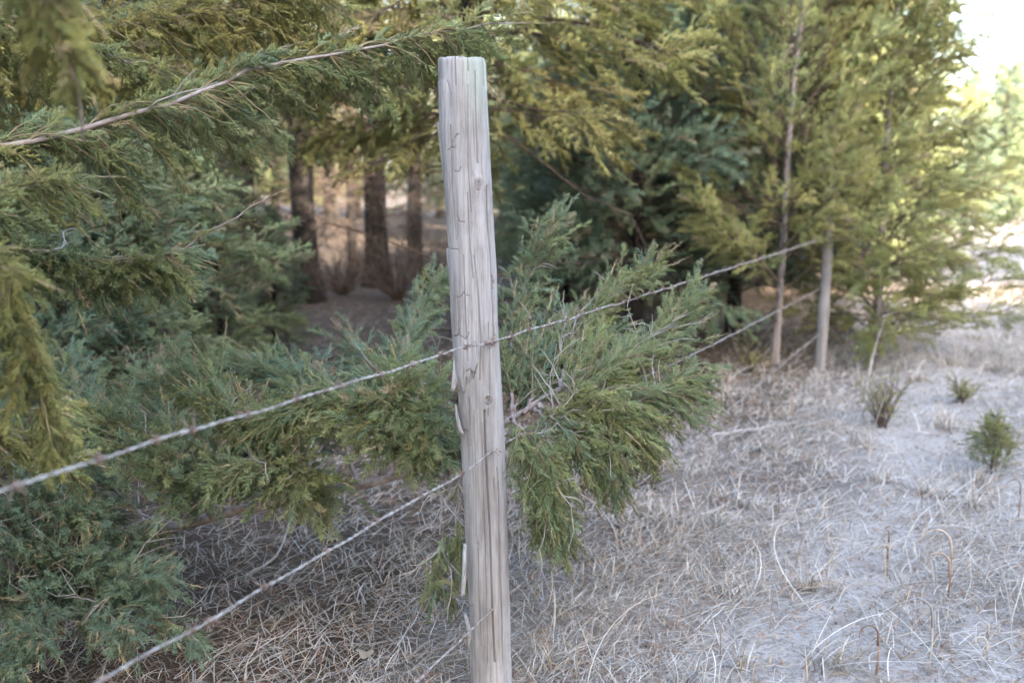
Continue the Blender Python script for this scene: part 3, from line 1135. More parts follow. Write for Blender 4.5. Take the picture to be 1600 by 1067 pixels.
# ================================================================== TREES
def tree_meshes(seed, H, r0, cb, cr, nl, tint, rise=0.25, droop=0.3, spray=0.30, dens=9.0, templates=None, low_dead=40,
                lean=(0, 0), prof_pow=0.8, tsd=0.1, bare=0.0, dead_len=1.1, curl_up=0.25, wood_r=1.0, open_front=False):
    "trunk, branches and crown of one cedar; H height, cb height of lowest green limb, cr crown radius"
    r = np.random.default_rng(seed)
    zt = np.linspace(-0.15, H, 40)
    wig = np.stack([np.sin(zt * 0.9 + seed) * 0.03 + np.sin(zt * 2.3) * 0.012, np.cos(zt * 0.8 + seed) * 0.03, zt], 1)
    wig[:, 0] += lean[0] * zt
    wig[:, 1] += lean[1] * zt
    tr = Acc()
    u = np.clip(zt / H, 0, 1)
    rad = r0 * (1 - u) ** 0.85 + 0.006 + r0 * 0.5 * np.exp(-np.clip(zt, 0, None) / 0.16)
    tr.tube(wig, rad, 14)
    v = tr.v[0]
    an = np.arctan2(v[:, 1] - np.interp(v[:, 2], zt, wig[:, 1]), v[:, 0] - np.interp(v[:, 2], zt, wig[:, 0]))
    k = (vnoise(an * 2.3, v[:, 2] * 1.2, seed) - 0.5) * 0.35 * np.interp(v[:, 2], zt, rad)
    v[:, 0] += np.cos(an) * k
    v[:, 1] += np.sin(an) * k
    br = Acc()
    sp = Sprays(templates or MID, seed + 5)
    at = lambda z: np.array([np.interp(z, zt, wig[:, 0]), np.interp(z, zt, wig[:, 1]), z])
    ga = r.uniform(0, 6.28)
    for i in range(nl):
        f = ((i + r.random()) / nl) ** 0.9
        z = cb + (H * 0.97 - cb) * f
        ga += 2.39996 + r.normal(0, 0.3)
        if open_front and sin(ga) < -0.62 and r.random() < 0.5:
            ga += pi * 0.55
        L = cr * ((1 - f) ** prof_pow) * r.uniform(0.55, 1.15) * (0.75 + 0.25 * min(1, f * 6)) + 0.18
        el = rise + 0.55 * f + r.normal(0, 0.12)
        d = np.array([cos(ga) * cos(el), sin(ga) * cos(el), sin(el)])
        q = [at(z)]
        m = 9
        dd = d.copy()
        for j in range(m):
            g = -droop * (0.9 - 0.2 * f) if j < m * 0.65 else curl_up
            dd = unit(dd + np.array([0, 0, g * 0.22]) + r.normal(0, 0.07, 3))
            q.append(q[-1] + dd * L / m)
        q = np.array(q)
        br.tube(q, np.linspace(max(0.006, 0.010 * L + 0.004) * wood_r, 0.0025, m + 1), 5, caps=False)
        n = int(dens * L * r.uniform(0.8, 1.2)) + 3
        ti = np.clip(tint + r.normal(0, tsd), 0, 1)
        for j in range(n):
            s = bare + (1 - bare) * (0.12 + 0.88 * (j + r.random()) / n)
            if r.random() < 0.1:
                s = 1.0
            kk = min(m - 1, int(s * m))
            fr = s * m - kk
            pos = q[kk] * (1 - fr) + q[kk + 1] * fr
            dq = unit(q[kk + 1] - q[kk])
            w = 0.30 * (1 - 0.55 * s) * min(1.2, L)
            side = perp_dir(dq, (0 if r.random() < 0.5 else pi) + r.normal(0, 0.7), r.uniform(0.35, 1.1))
            side = unit(side + np.array([0, 0, -droop * r.uniform(0, 0.9)]))
            out = r.random() ** 0.7 * w
            sp.add(pos + side * out, unit(side + dq * 0.4 + r.normal(0, 0.2, 3)), spray * r.uniform(0.6, 1.2), np.clip(ti + r.normal(0, 0.06), 0, 1), 0.35 if r.random() < 0.25 else 0.0)
            if out > 0.06 and r.random() < 0.7:
                br.tube([pos, pos + side * out * 0.6 + r.normal(0, 0.01, 3), pos + side * (out + spray * 0.4)], [0.004, 0.003, 0.0018], 3, caps=False)
    # dead lower limbs
    for i in range(low_dead):
        z = r.uniform(0.25, max(0.6, cb + 0.8))
        ga = r.uniform(0, 6.28)
        el = r.normal(0.1, 0.25)
        d = np.array([cos(ga) * cos(el), sin(ga) * cos(el), sin(el)])
        L = dead_len * r.uniform(0.35, 1.2)
        q = [at(z)]
        for j in range(7):
            d = unit(d + r.normal(0, 0.13, 3) + np.array([0, 0, -0.03]))
            q.append(q[-1] + d * L / 7)
            for _ in range(2):
                if r.random() < 0.75:
                    e = unit(d + r.normal(0, 0.55, 3))
                    l2 = L * r.uniform(0.12, 0.35)
                    br.tube([q[-1], q[-1] + e * l2 * 0.5, q[-1] + unit(e + r.normal(0, 0.25, 3)) * l2], [0.0035, 0.0025, 0.0012], 3, caps=False)
        br.tube(q, np.linspace(0.008, 0.002, 8), 4, caps=False)
    cr_ = Acc()
    sp.fill(cr_)
    return tr.mesh('trunk', True), br.mesh('branches', True), cr_.mesh('crown')


def tree(name, label, loc, meshes, rotz=0.0, scale=1.0, group=None, bark=None, cat='tree', twigm=None):
    t = thing(name, label, cat, (loc[0], loc[1], float(ground_z(loc[0], loc[1]))), group, rotz)
    t.scale = (scale, scale, scale)
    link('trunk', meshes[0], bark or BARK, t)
    link('branches', meshes[1], twigm or BROWN, t)
    link('crown', meshes[2], LEAF, t)
    return t


def at_px(px, d):
    return np.array([(px - 800) / F * d, d * cos(TH) + 0.0])


# --- the mesh kinds
K_forest_a = tree_meshes(41, 7.6, 0.15, 2.6, 2.2, 95, 0.42, rise=0.05, droop=0.45, low_dead=130, dens=14)
K_forest_b = tree_meshes(42, 8.4, 0.16, 2.2, 2.4, 100, 0.30, rise=0.1, droop=0.35, low_dead=130, dens=14)
K_forest_c = tree_meshes(43, 6.6, 0.10, 1.7, 1.9, 90, 0.22, rise=0.15, droop=0.3, low_dead=90, dens=14)
K_bare = tree_meshes(47, 9.2, 0.145, 4.3, 1.7, 70, 0.38, rise=0.1, droop=0.35, low_dead=130, dens=13, dead_len=1.3)
K_full_a = tree_meshes(44, 6.2, 0.10, 0.35, 1.75, 150, 0.14, rise=0.3, droop=0.15, low_dead=14, dens=17)
K_full_b = tree_meshes(45, 7.4, 0.12, 0.5, 2.1, 160, 0.48, rise=0.3, droop=0.2, low_dead=20, dens=17)
K_far = tree_meshes(46, 5.0, 0.10, 0.25, 1.55, 110, 0.28, rise=0.35, droop=0.1, low_dead=0, dens=11, spray=0.36, templates=LOW)

FOREST = [
    # px, depth, kind, scale, rot, label
    (482, 11.6, K_bare, 1.0, 0.3, 'thick dark bare trunked cedar, left of the pair in the gap left of the post'),
    (588, 13.2, K_bare, 1.0, 1.9, 'thick dark cedar trunk in the gap, nearer to the post than its twin'),
    (553, 15.2, K_bare, 0.5, 2.4, 'thin dark cedar trunk between the two thick trunks in the gap'),
    (652, 16.5, K_bare, 0.8, 4.4, 'slim dark cedar trunk close to the left edge of the near post'),
    (395, 13.0, K_bare, 0.9, 5.0, 'shadowed cedar left of the thick dark trunk, behind the grey twig tip'),
    (305, 9.6, K_bare, 1.0, 0.9, 'dark slender cedar behind the left hanging bough'),
]
for (px, d, kind, sc, rz, lb) in FOREST:
    x, y = at_px(px, d)
    tree('cedar_tree', lb, (x, y), kind, rz, sc, group='dark trunked cedars in the woods')
for i, (px, d, kind, sc, rz) in enumerate([(180, 8.2, K_forest_b, 0.9, 2.2), (60, 10.5, K_forest_a, 1.0, 4.0), (-120, 8.0, K_full_b, 0.9, 1.0), (250, 12.0, K_bare, 0.9, 5.1),
                                           (830, 12.5, K_full_a, 0.44, 0.2), (900, 14.5, K_full_a, 0.55, 2.9),
                                           (1010, 15.0, K_full_b, 0.52, 1.4), (1130, 16.0, K_full_a, 1.1, 2.0), (1200, 13.5, K_full_b, 1.0, 5.5), (1290, 17.0, K_full_a, 1.1, 0.5)]):
    x, y = at_px(px, d)
    tree('cedar_tree', 'shadowed cedar deep in the woodland behind the front row of trees', (x, y), kind, rz, sc, group='cedars deep in the wood')

for i, (px, d, kind, sc, rz) in enumerate([(120, 6.6, K_full_a, 0.85, 0.6), (-60, 5.4, K_full_a, 0.8, 1.9), (225, 8.4, K_forest_c, 1.0, 2.9), (20, 7.6, K_full_b, 0.9, 4.4),
                                           (880, 10.2, K_full_a, 0.44, 5.2), (1060, 12.5, K_full_b, 0.52, 0.8), (940, 12.0, K_full_b, 0.47, 3.7), (850, 21.0, K_full_b, 0.7, 2.2)]):
    x, y = at_px(px, d)
    tree('cedar_tree', 'bushy shadowed cedar in the second row of the woodland', (x, y), kind, rz, sc, group='bushy cedars in the wood')
for i, (px, d, kind, sc, rz) in enumerate([(300, 24, K_forest_a, 1.0, 0.6), (380, 20, K_forest_c, 1.1, 1.9), (440, 27, K_full_b, 1.0, 2.9), (520, 23, K_forest_b, 0.9, 4.4),
                                           (730, 27, K_full_a, 1.1, 5.2), (745, 22, K_forest_c, 0.9, 0.8), (200, 28, K_full_b, 1.1, 3.7), (80, 24, K_full_a, 1.2, 2.2),
                                           (560, 34, K_full_b, 1.2, 1.2), (480, 36, K_full_a, 1.2, 2.2), (360, 34, K_full_b, 1.2, 3.2), (690, 33, K_full_a, 1.2, 0.2), (820, 28, K_full_b, 1.2, 0.9), (960, 26, K_full_a, 1.2, 4.9)]):
    x, y = at_px(px, d)
    tree('cedar_tree', 'far blurred cedar behind the sunlit woodland floor', (x, y), kind, rz, sc, group='far cedars behind the wood')

for i, (px, d, kind, sc, rz, lb) in enumerate([(345, 6.4, K_full_a, 0.22, 0.6, 'low dark green cedar sapling at the foot of the thick dark trunk'),
                                               (200, 5.2, K_full_a, 0.30, 2.2, 'dark young cedar filling the shade below the left hanging bough'),
                                               (70, 4.6, K_full_a, 0.32, 4.0, 'dark young cedar at the left edge behind the near hanging twigs'),
                                               (430, 8.0, K_full_a, 0.20, 1.2, 'small dark cedar sapling on the litter below the sunlit gap')]):
    x, y = at_px(px, d)
    tree('young_cedar', lb, (x, y), kind, rz, sc)

# --- the recognisable front row
K_olive = tree_meshes(51, 6.5, 0.09, 1.78, 1.20, 130, 0.72, rise=0.05, droop=0.42, low_dead=16, dens=26, spray=0.25, bare=0.05, tsd=0.08)
x, y = at_px(741, 6.6)
O_ = tree('cedar_tree', 'olive brown cedar with drooping boughs right behind the top of the near post', (x, y), K_olive, 0.0, 1.0, bark=BARK)
for i, pp in enumerate([[P(741, 185, 6.6), P(660, 178, 6.35), P(570, 195, 6.25), P(480, 215, 6.2)], [P(741, 120, 6.6), P(640, 110, 6.35), P(540, 130, 6.25), P(450, 155, 6.2)],
                        [P(741, 60, 6.6), P(640, 50, 6.35), P(540, 70, 6.25), P(430, 95, 6.2)]]):
    bough(O_, pp, 0.012, 0.003, sec_len=0.30, sec_n=54, spray=0.17, tint=0.72, tsd=0.08, droop=0.3, t0=0.2, nsp=4, seed=170 + i, tip=0.0, dead=3, templates=MID, mat=BROWN)
K_blue = tree_meshes(52, 4.2, 0.07, 0.35, 1.30, 130, 0.03, rise=0.3, droop=0.12, low_dead=8, dens=24, spray=0.24)
x, y = at_px(985, 8.6)
tree('cedar_tree', 'blue green bushy cedar between the near post and the slender pale trunk', (x, y), K_blue, 1.0, 1.0)
K_dark = tree_meshes(53, 7.5, 0.12, 1.2, 2.9, 130, 0.38, rise=0.0, droop=0.3, low_dead=24, dens=17)
x, y = at_px(1085, 11.0)
tree('cedar_tree', 'tall grey green cedar behind the blue green bushy one, its boughs in layers', (x, y), K_dark, 2.0, 0.70)
K_slim = tree_meshes(54, 5.2, 0.020, 0.45, 1.15, 105, 0.60, rise=0.6, droop=0.02, low_dead=14, dens=30, spray=0.20, lean=(0.035, 0), wood_r=0.5, bare=0.15, dead_len=0.5, curl_up=0.1, tsd=0.08, open_front=True)
b = G(1212, 572)
E_ = tree('cedar_tree', 'slender yellow green cedar with a pale thin trunk beside the far post', (b[0], b[1]), K_slim, 0.0, 1.0, bark=BARKP)
K_spread = tree_meshes(55, 4.3, 0.028, 0.04, 1.10, 150, 0.60, prof_pow=1.15, rise=0.36, droop=0.08, low_dead=4, dens=22, spray=0.24, wood_r=0.6, bare=0.08, tsd=0.09)
x, y = at_px(1372, 8.3)
X_ = tree('cedar_tree', 'wide olive cedar just right of the far post, its low boughs reaching over the track', (x, y), K_spread, 0.8, 1.0, bark=BARKP)
x, y = at_px(1150, 9.4)
tree('cedar_tree', 'small blue green cedar tucked behind the slender pale trunk', (x, y), K_blue, 3.6, 0.9)

for i, (pp, n) in enumerate([([P(1220, 390, 7.30), P(1262, 350, 7.12), P(1310, 300, 7.02), P(1345, 260, 7.0)], 30), ([P(1224, 330, 7.30), P(1265, 290, 7.15), P(1300, 240, 7.1), P(1330, 190, 7.1)], 40),
                             ([P(1216, 440, 7.28), P(1180, 400, 7.1), P(1120, 350, 7.0), P(1085, 310, 7.0)], 40)]):
    bough(E_, pp, 0.010, 0.003, sec_len=0.24, sec_n=n, spray=0.16, tint=0.66, tsd=0.08, droop=0.0, t0=0.2, nsp=4, seed=140 + i, tip=0.0, dead=0, templates=MID, mat=BROWN)

for i, (pp, n) in enumerate([([P(1372, 440, 8.28), P(1400, 430, 8.0), P(1430, 415, 7.9), P(1455, 405, 7.9)], 26),
                             ([P(1372, 500, 8.28), P(1400, 490, 8.1), P(1430, 480, 8.0), P(1460, 475, 7.95)], 24)]):
    bough(X_, pp, 0.008, 0.003, sec_len=0.26, sec_n=n, spray=0.16, tint=0.58, tsd=0.08, droop=0.0, t0=0.15, nsp=4, seed=150 + i, tip=0.0, dead=0, templates=MID, mat=BROWN)

# edge row going away along the track
for i, (px, d, kind, sc, rz, lb) in enumerate([
        (1330, 12.6, K_full_b, 0.72, 1.0, 'tall sunlit cedar whose crown edge meets the white sky'),
        (1375, 16.5, K_full_b, 0.70, 2.6, 'pale sunlit cedar at the bend of the track, left of the sky gap'),
        (1492, 23.0, K_full_a, 0.60, 4.2, 'dark pointed cedar under the gap of white sky'),
        (1545, 27.0, K_far, 0.86, 0.4, 'far round sunlit cedar just right of the pointed dark one'),
        (1592, 30.0, K_far, 0.92, 1.7, 'far sunlit cedar at the right edge of the photo, above the bright ground'),
        (1640, 27.0, K_far, 0.88, 2.9, 'far cedar cut by the right edge of the photo'),
        (1570, 38.0, K_far, 1.1, 4.0, 'most distant cedar at the end of the track, low on the skyline')]):
    x, y = at_px(px, d)
    tree('cedar_tree', lb, (x, y), kind, rz, sc, group='cedars along the far edge of the track')

# woodland carrying on to the left, outside the frame; nearest two added to darken the low bush
for i, (x, y, kind, sc, rz) in enumerate([(-3.05, 0.95, K_full_a, 0.85, 0.9), (-3.0, -1.0, K_full_b, 0.85, 2.7), (-4.4, 5.2, K_full_b, 0.9, 0.3), (-6.4, 3.6, K_full_b, 1.0, 2.2), (-8.0, 6.4, K_forest_a, 1.0, 2.0)]):
    tree('cedar_tree', 'cedar of the woodland to the left, outside the frame', (x, y), kind, rz, sc, group='woodland cedars left of the view')
# unseen tall cedars added behind the viewer to shade this stretch of fence
rs = np.random.default_rng(5)
SH = np.array([sin(SUN_AZ), cos(SUN_AZ)])
PR = np.array([-SH[1], SH[0]])
for i in range(11):
    p = -3.6 + 2.1 * i
    hgt = 12.4 if p < 3.8 else 11.8 if p < 8.9 else (9.4 if p < 12.8 else 12.6)
    q = SH * (9.6 + 1.6 * (i % 2) + rs.uniform(-0.4, 0.4)) + PR * (p + rs.uniform(-0.3, 0.3))
    tree('cedar_tree', 'tall cedar added behind the viewer to cast shade, outside the frame', q, K_full_b if i % 3 else K_full_a, rs.uniform(0, 6), hgt / (7.4 if i % 3 else 6.2), group='added shade cedars behind the viewer')
    q = SH * (13.2 + rs.uniform(-0.6, 0.6)) + PR * (p + 1.05)
    tree('cedar_tree', 'tall cedar added behind the viewer to cast shade, outside the frame', q, K_full_b, rs.uniform(0, 6), (hgt + 1.2) / 7.4, group='added shade cedars behind the viewer')
print('trees built')

# ================================================================== NEAR LEFT CEDAR
def near_trunk(root, H, r0, lean):
    a = Acc()
    z = np.linspace(-0.1, H, 50)
    pts = np.stack([lean[0] * z + 0.02 * np.sin(z * 2), lean[1] * z, z], 1)
    a.tube(pts, r0 * (1 - np.clip(z / H, 0, 1)) ** 0.7 + 0.01, 16)
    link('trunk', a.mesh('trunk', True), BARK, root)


A_ = thing('cedar_tree', 'near cedar at the left edge, its long olive boughs hanging in front of the woods', 'tree', (-2.55, 3.0, 0))
near_trunk(A_, 5.5, 0.09, (0.02, 0.0))
TA = lambda z: np.array([-2.55 + 0.02 * z, 3.0, z])
bough(A_, [TA(1.5), P(-150, 262, 2.45), P(0, 228, 2.42), P(120, 206, 2.45), P(290, 153, 2.5), P(400, 108, 2.55), P(440, 98, 2.57), P(545, 82, 2.6), P(640, 62, 2.62), P(740, 44, 2.65), P(800, 36, 2.68)],
      0.016, 0.0018, sec_len=0.27, sec_n=230, spray=0.125, tint=0.42, droop=0.35, t0=0.30, t1=0.97, nsp=5, seed=11, tip=0.16, updown=(0.6, 0.95), dry=0.5, face=-0.1, low=2.4, mat=PALE,
      label='long pale overhanging bough ending above the near post')
bough(A_, [TA(1.25), P(-80, 370, 2.6), P(60, 392, 2.65), P(170, 408, 2.68), P(270, 395, 2.7), P(320, 368, 2.72), P(385, 330, 2.75), P(415, 308, 2.76)],
      0.012, 0.0018, sec_len=0.17, sec_n=210, spray=0.105, tint=0.38, droop=0.38, t0=0.42, t1=0.86, nsp=5, seed=12, tip=0.09, updown=(0.7, 1.1), dead=9)
bough(A_, [TA(1.3), P(-60, 410, 1.95), P(0, 478, 1.95), P(40, 540, 1.95), P(62, 600, 1.98), P(80, 680, 2.0), P(110, 760, 2.05)],
      0.010, 0.0018, sec_len=0.17, sec_n=110, spray=0.10, tint=0.68, droop=0.25, t0=0.45, t1=0.97, seed=13, tip=0.0, dead=3)
bough(A_, [TA(2.2), P(-60, -120, 1.55), P(40, -60, 1.45), P(75, 20, 1.45), P(100, 70, 1.46), P(125, 140, 1.48), P(130, 220, 1.5)],
      0.011, 0.0025, sec_len=0.13, sec_n=80, spray=0.09, tint=0.66, droop=0.2, t0=0.72, t1=0.97, seed=14, tip=0.0, dead=2)
bough(A_, [TA(1.9), P(-150, 100, 3.3), P(60, 60, 3.3), P(250, 30, 3.35), P(420, 0, 3.4), P(520, -30, 3.4)],
      0.014, 0.002, sec_len=0.36, sec_n=220, spray=0.14, tint=0.72, droop=0.3, t0=0.3, t1=0.97, seed=15, tip=0.05)
bough(A_, [TA(1.55), P(-100, 330, 2.2), P(0, 300, 2.2), P(90, 290, 2.25), P(160, 300, 2.3)],
      0.009, 0.002, sec_len=0.18, sec_n=130, spray=0.10, tint=0.48, droop=0.3, t0=0.45, t1=0.97, seed=16, tip=0.0, dead=5)
bough(A_, [TA(0.9), P(-120, 640, 2.3), P(20, 680, 2.3), P(100, 710, 2.35), P(170, 730, 2.4)],
      0.009, 0.002, sec_len=0.16, sec_n=120, spray=0.10, tint=0.62, droop=0.22, t0=0.4, t1=0.97, seed=17, tip=0.0, dead=2)
bough(A_, [TA(2.0), P(-120, 20, 2.6), P(40, 40, 2.6), P(180, 90, 2.65), P(280, 120, 2.65)],
      0.009, 0.002, sec_len=0.26, sec_n=140, spray=0.12, tint=0.55, droop=0.3, t0=0.35, t1=0.97, seed=18, tip=0.0)

# ================================================================== LEANING CEDAR BEHIND THE POST
gB = np.array([-1.75, 3.75, 0.0])
B_ = thing('young_cedar', 'low leaning cedar spreading green boughs behind and to the right of the near post', 'tree', gB)


def trunkB():
    a = Acc()
    pts = [gB + np.array([0, 0, -0.05]), gB + np.array([0.12, -0.05, 0.12]), P(250, 825, 3.4), P(420, 787, 3.35), P(560, 757, 3.25), P(650, 735, 3.15), P(720, 708, 3.05),
           P(800, 655, 3.05), P(880, 605, 3.12), P(940, 582, 3.2)]
    path = smooth_path(pts, 60) - gB
    path += np.random.default_rng(3).normal(0, 0.003, path.shape)
    a.tube(path, np.linspace(0.026, 0.008, 60), 10)
    link('trunk', a.mesh('trunk', True), TWIG, B_)


trunkB()
BB = [
    # right of the post, sharp
    ([P(900, 598, 3.15), P(950, 580, 3.2), P(990, 560, 3.28), P(1050, 505, 3.36), P(1090, 470, 3.4)], dict(sec_n=55, sec_len=0.17, tint=0.36, tip=0.09, seed=31, dry=0.6)),
    ([P(870, 612, 3.1), P(905, 520, 3.45), P(950, 465, 3.55), P(1000, 432, 3.6), P(1030, 415, 3.6)], dict(sec_n=55, sec_len=0.18, tint=0.40, tip=0.09, seed=32, dry=0.6)),
    ([P(800, 655, 3.05), P(800, 540, 3.4), P(825, 440, 3.6), P(850, 380, 3.55), P(875, 335, 3.6)], dict(sec_n=60, sec_len=0.20, tint=0.26, tip=0.09, seed=33, dry=0.5)),
    ([P(860, 618, 3.05), P(930, 640, 3.05), P(1000, 625, 3.12), P(1060, 592, 3.2), P(1095, 582, 3.22)], dict(sec_n=55, sec_len=0.19, tint=0.34, tip=0.05, seed=34, droop=0.35)),
    ([P(800, 655, 3.0), P(830, 690, 2.88), P(850, 750, 2.84), P(860, 810, 2.84), P(872, 830, 2.84)], dict(sec_n=65, sec_len=0.16, tint=0.33, tip=0.0, seed=35, droop=0.3)),
    ([P(820, 645, 3.02), P(860, 570, 3.35), P(900, 540, 3.5), P(960, 520, 3.6)], dict(sec_n=55, sec_len=0.19, tint=0.28, tip=0.04, seed=36)),
    ([P(840, 630, 3.02), P(900, 680, 2.96), P(930, 720, 2.96), P(960, 720, 3.0)], dict(sec_n=45, sec_len=0.17, tint=0.36, tip=0.0, seed=37, droop=0.3)),
    ([P(830, 640, 3.05), P(870, 650, 3.0), P(920, 600, 3.08), P(960, 560, 3.15)], dict(sec_n=60, sec_len=0.20, tint=0.40, tip=0.05, seed=38)),
    ([P(800, 655, 3.05), P(820, 600, 3.25), P(850, 560, 3.4), P(880, 500, 3.5)], dict(sec_n=60, sec_len=0.20, tint=0.24, tip=0.05, seed=39)),
    ([P(880, 605, 3.1), P(930, 625, 3.0), P(980, 660, 3.0), P(1000, 690, 3.05)], dict(sec_n=50, sec_len=0.18, tint=0.42, tip=0.04, seed=40, droop=0.2)),
    # left of the post
    ([P(650, 735, 3.15), P(640, 620, 3.5), P(640, 545, 3.75), P(660, 490, 3.9), P(688, 425, 3.95)], dict(sec_n=65, sec_len=0.21, tint=0.18, tip=0.05, seed=41)),
    ([P(560, 757, 3.25), P(530, 670, 3.4), P(500, 620, 3.6), P(440, 590, 3.8), P(390, 570, 3.9)], dict(sec_n=65, sec_len=0.26, tint=0.17, tip=0.05, seed=42)),
    ([P(420, 787, 3.35), P(390, 690, 3.2), P(340, 630, 3.15), P(290, 590, 3.15)], dict(sec_n=60, sec_len=0.22, tint=0.30, tip=0.05, seed=43)),
    ([P(620, 742, 3.15), P(610, 680, 3.05), P(560, 640, 3.0), P(480, 640, 3.0), P(420, 655, 3.0)], dict(sec_n=60, sec_len=0.20, tint=0.33, tip=0.05, seed=44, droop=0.25)),
    ([P(640, 737, 3.12), P(660, 680, 3.0), P(640, 620, 2.95), P(600, 590, 2.95)], dict(sec_n=55, sec_len=0.18, tint=0.34, tip=0.04, seed=45, droop=0.25)),
    ([P(330, 808, 3.35), P(280, 740, 3.1), P(210, 690, 3.05), P(150, 650, 3.05)], dict(sec_n=60, sec_len=0.22, tint=0.27, tip=0.04, seed=46)),
    ([P(700, 718, 3.05), P(690, 790, 2.95), P(690, 860, 2.93), P(670, 930, 2.92)], dict(sec_n=8, sec_len=0.10, tint=0.32, tip=0.0, seed=47, droop=0.4, dead=6, t0=0.5)),
    ([P(720, 708, 3.05), P(715, 800, 2.95), P(715, 880, 2.95), P(712, 950, 2.95)], dict(sec_n=8, sec_len=0.09, tint=0.35, tip=0.0, seed=48, droop=0.4, t0=0.45)),
    ([P(690, 722, 3.05), P(610, 630, 3.8), P(570, 570, 4.1), P(545, 530, 4.2)], dict(sec_n=55, sec_len=0.28, tint=0.14, tip=0.04, seed=49)),
    ([P(250, 825, 3.4), P(160, 740, 3.5), P(120, 640, 3.7), P(100, 560, 3.9)], dict(sec_n=55, sec_len=0.26, tint=0.2, tip=0.04, seed=50)),
    ([P(500, 772, 3.3), P(470, 740, 3.1), P(420, 730, 3.0), P(340, 740, 2.95)], dict(sec_n=40, sec_len=0.16, tint=0.3, tip=0.04, seed=51, droop=0.3)),
    ([P(300, 815, 3.4), P(300, 720, 3.8), P(260, 640, 4.0), P(225, 590, 4.1)], dict(sec_n=55, sec_len=0.27, tint=0.16, tip=0.04, seed=52)),
]
for pts, kw in BB:
    k = dict(spray=0.10, nsp=5, droop=-0.02, t0=0.12, dead=7, wide=0.85, shoots=0.2, dry=0.45)
    k.update(kw)
    if k['seed'] < 41:
        k['sec_n'] = int(k['sec_n'] * 1.3)
        k['sec_len'] *= 1.15
    if k['seed'] >= 41 and k['seed'] not in (47, 48):
        k['sec_n'] = int(k['sec_n'] * 1.7)
        k['spray'] = 0.12
    bough(B_, pts, 0.0075, 0.0018, **k)

# ================================================================== LOW BUSH AT THE BOTTOM LEFT
gC = G(95, 1010)
C_ = thing('cedar_bush', 'dark green low cedar bush in the bottom left corner below the wires', 'shrub', (gC[0], gC[1], 0.0))
a = Acc()
pC = smooth_path([gC + np.array([0, 0, -0.05]), gC + np.array([0.01, 0, 0.2]), gC + np.array([0.0, 0.03, 0.42])], 14) - np.array(C_.location)
a.tube(pC, np.linspace(0.018, 0.008, 14), 8)
link('trunk', a.mesh('trunk', True), BROWN, C_)
for i, (tx, ty, td, n, L) in enumerate([(250, 900, 2.75, 50, 0.17), (150, 870, 2.9, 50, 0.18), (60, 850, 2.9, 45, 0.18), (-40, 930, 2.8, 45, 0.18), (200, 990, 2.65, 40, 0.15), (60, 1000, 2.65, 40, 0.15),
                                         (310, 1000, 2.75, 26, 0.12), (10, 1060, 2.6, 40, 0.14), (40, 770, 2.9, 36, 0.18), (140, 800, 3.0, 36, 0.18), (230, 850, 3.1, 30, 0.16), (-30, 850, 2.7, 36, 0.18)]):
    p0 = gC + np.array([0, 0, 0.1 + 0.03 * i])
    p2 = P(tx, ty, td)
    bough(C_, [p0, (p0 + p2) / 2 + np.array([0, 0, 0.03]), p2], 0.006, 0.0016, sec_len=L, sec_n=int(n * 1.05), spray=0.10, tint=0.06, tsd=0.08, droop=0.0, t0=0.25, seed=60 + i, tip=0.0, dead=9, wide=0.85)

# ================================================================== SEEDLING ON THE TRACK AND SMALL PLANTS
gS = G(1548, 738)
S_ = thing('cedar_seedling', 'knee high green cedar seedling growing alone on the track at the right', 'shrub', (gS[0], gS[1], float(ground_z(gS[0], gS[1])) - 0.01))
a = Acc()
a.tube([(0, 0, -0.03), (0.005, 0, 0.15), (0.01, 0, 0.33)], [0.008, 0.006, 0.002], 7)
link('trunk', a.mesh('trunk', True), BROWN, S_)
gs = np.array(S_.location)
for i in range(9):
    an = i * 2.4
    z0 = 0.012 + 0.024 * i
    L = 0.19 - 0.012 * i
    d = np.array([cos(an), sin(an), 1.25 + 0.15 * i])
    bough(S_, [gs + np.array([0, 0, z0]), gs + np.array([0, 0, z0]) + unit(d) * L * 0.5, gs + np.array([0, 0, z0]) + unit(d) * L + np.array([0, 0, 0.02])], 0.003, 0.0012,
          sec_len=0.075, sec_n=14, spray=0.06, tint=0.52, tsd=0.12, droop=0.0, seed=80 + i, tip=0.0, dead=0, nsp=4, dry=0.4)


def dry_weed(name, label, px, py, h, w, n, seed, green=False, group=None, k=1.0):
    r = np.random.default_rng(seed)
    g = G(px, py)
    t = thing(name, label, 'plant', (g[0], g[1], float(ground_z(g[0], g[1])) - 0.01), group)
    a = Acc()
    lv = Acc()
    sp = Sprays(HI, seed)
    for i in range(n):
        an = r.uniform(0, 6.28)
        d = unit(np.array([cos(an) * r.uniform(0.1, 0.9) * w / h, sin(an) * r.uniform(0.1, 0.9) * w / h, 1.0]))
        q = [np.array([r.normal(0, 0.012), r.normal(0, 0.012), 0])]
        L = h * r.uniform(0.55, 1.1)
        for j in range(6):
            d = unit(d + r.normal(0, 0.12, 3))
            q.append(q[-1] + d * L / 6)
            if j > 0:
                e = unit(d + r.normal(0, 0.6, 3))
                l2 = L * r.uniform(0.12, 0.3)
                a.tube([q[-1], q[-1] + e * l2 * 0.5, q[-1] + e * l2], [0.0018 * k, 0.0014 * k, 0.0008 * k], 3, caps=False)
                if green and r.random() < 0.6:
                    sp.add(q[-1] + e * l2 * 0.5, e, 0.05, 0.7, 0.5)
        a.tube(q, np.linspace(0.0028, 0.001, 7) * k, 4, caps=False)
    link('stems', a.mesh('stems', True), BROWN, t)
    if green:
        sp.fill(lv)
        link('leaves', lv.mesh('leaves'), LEAF, t)


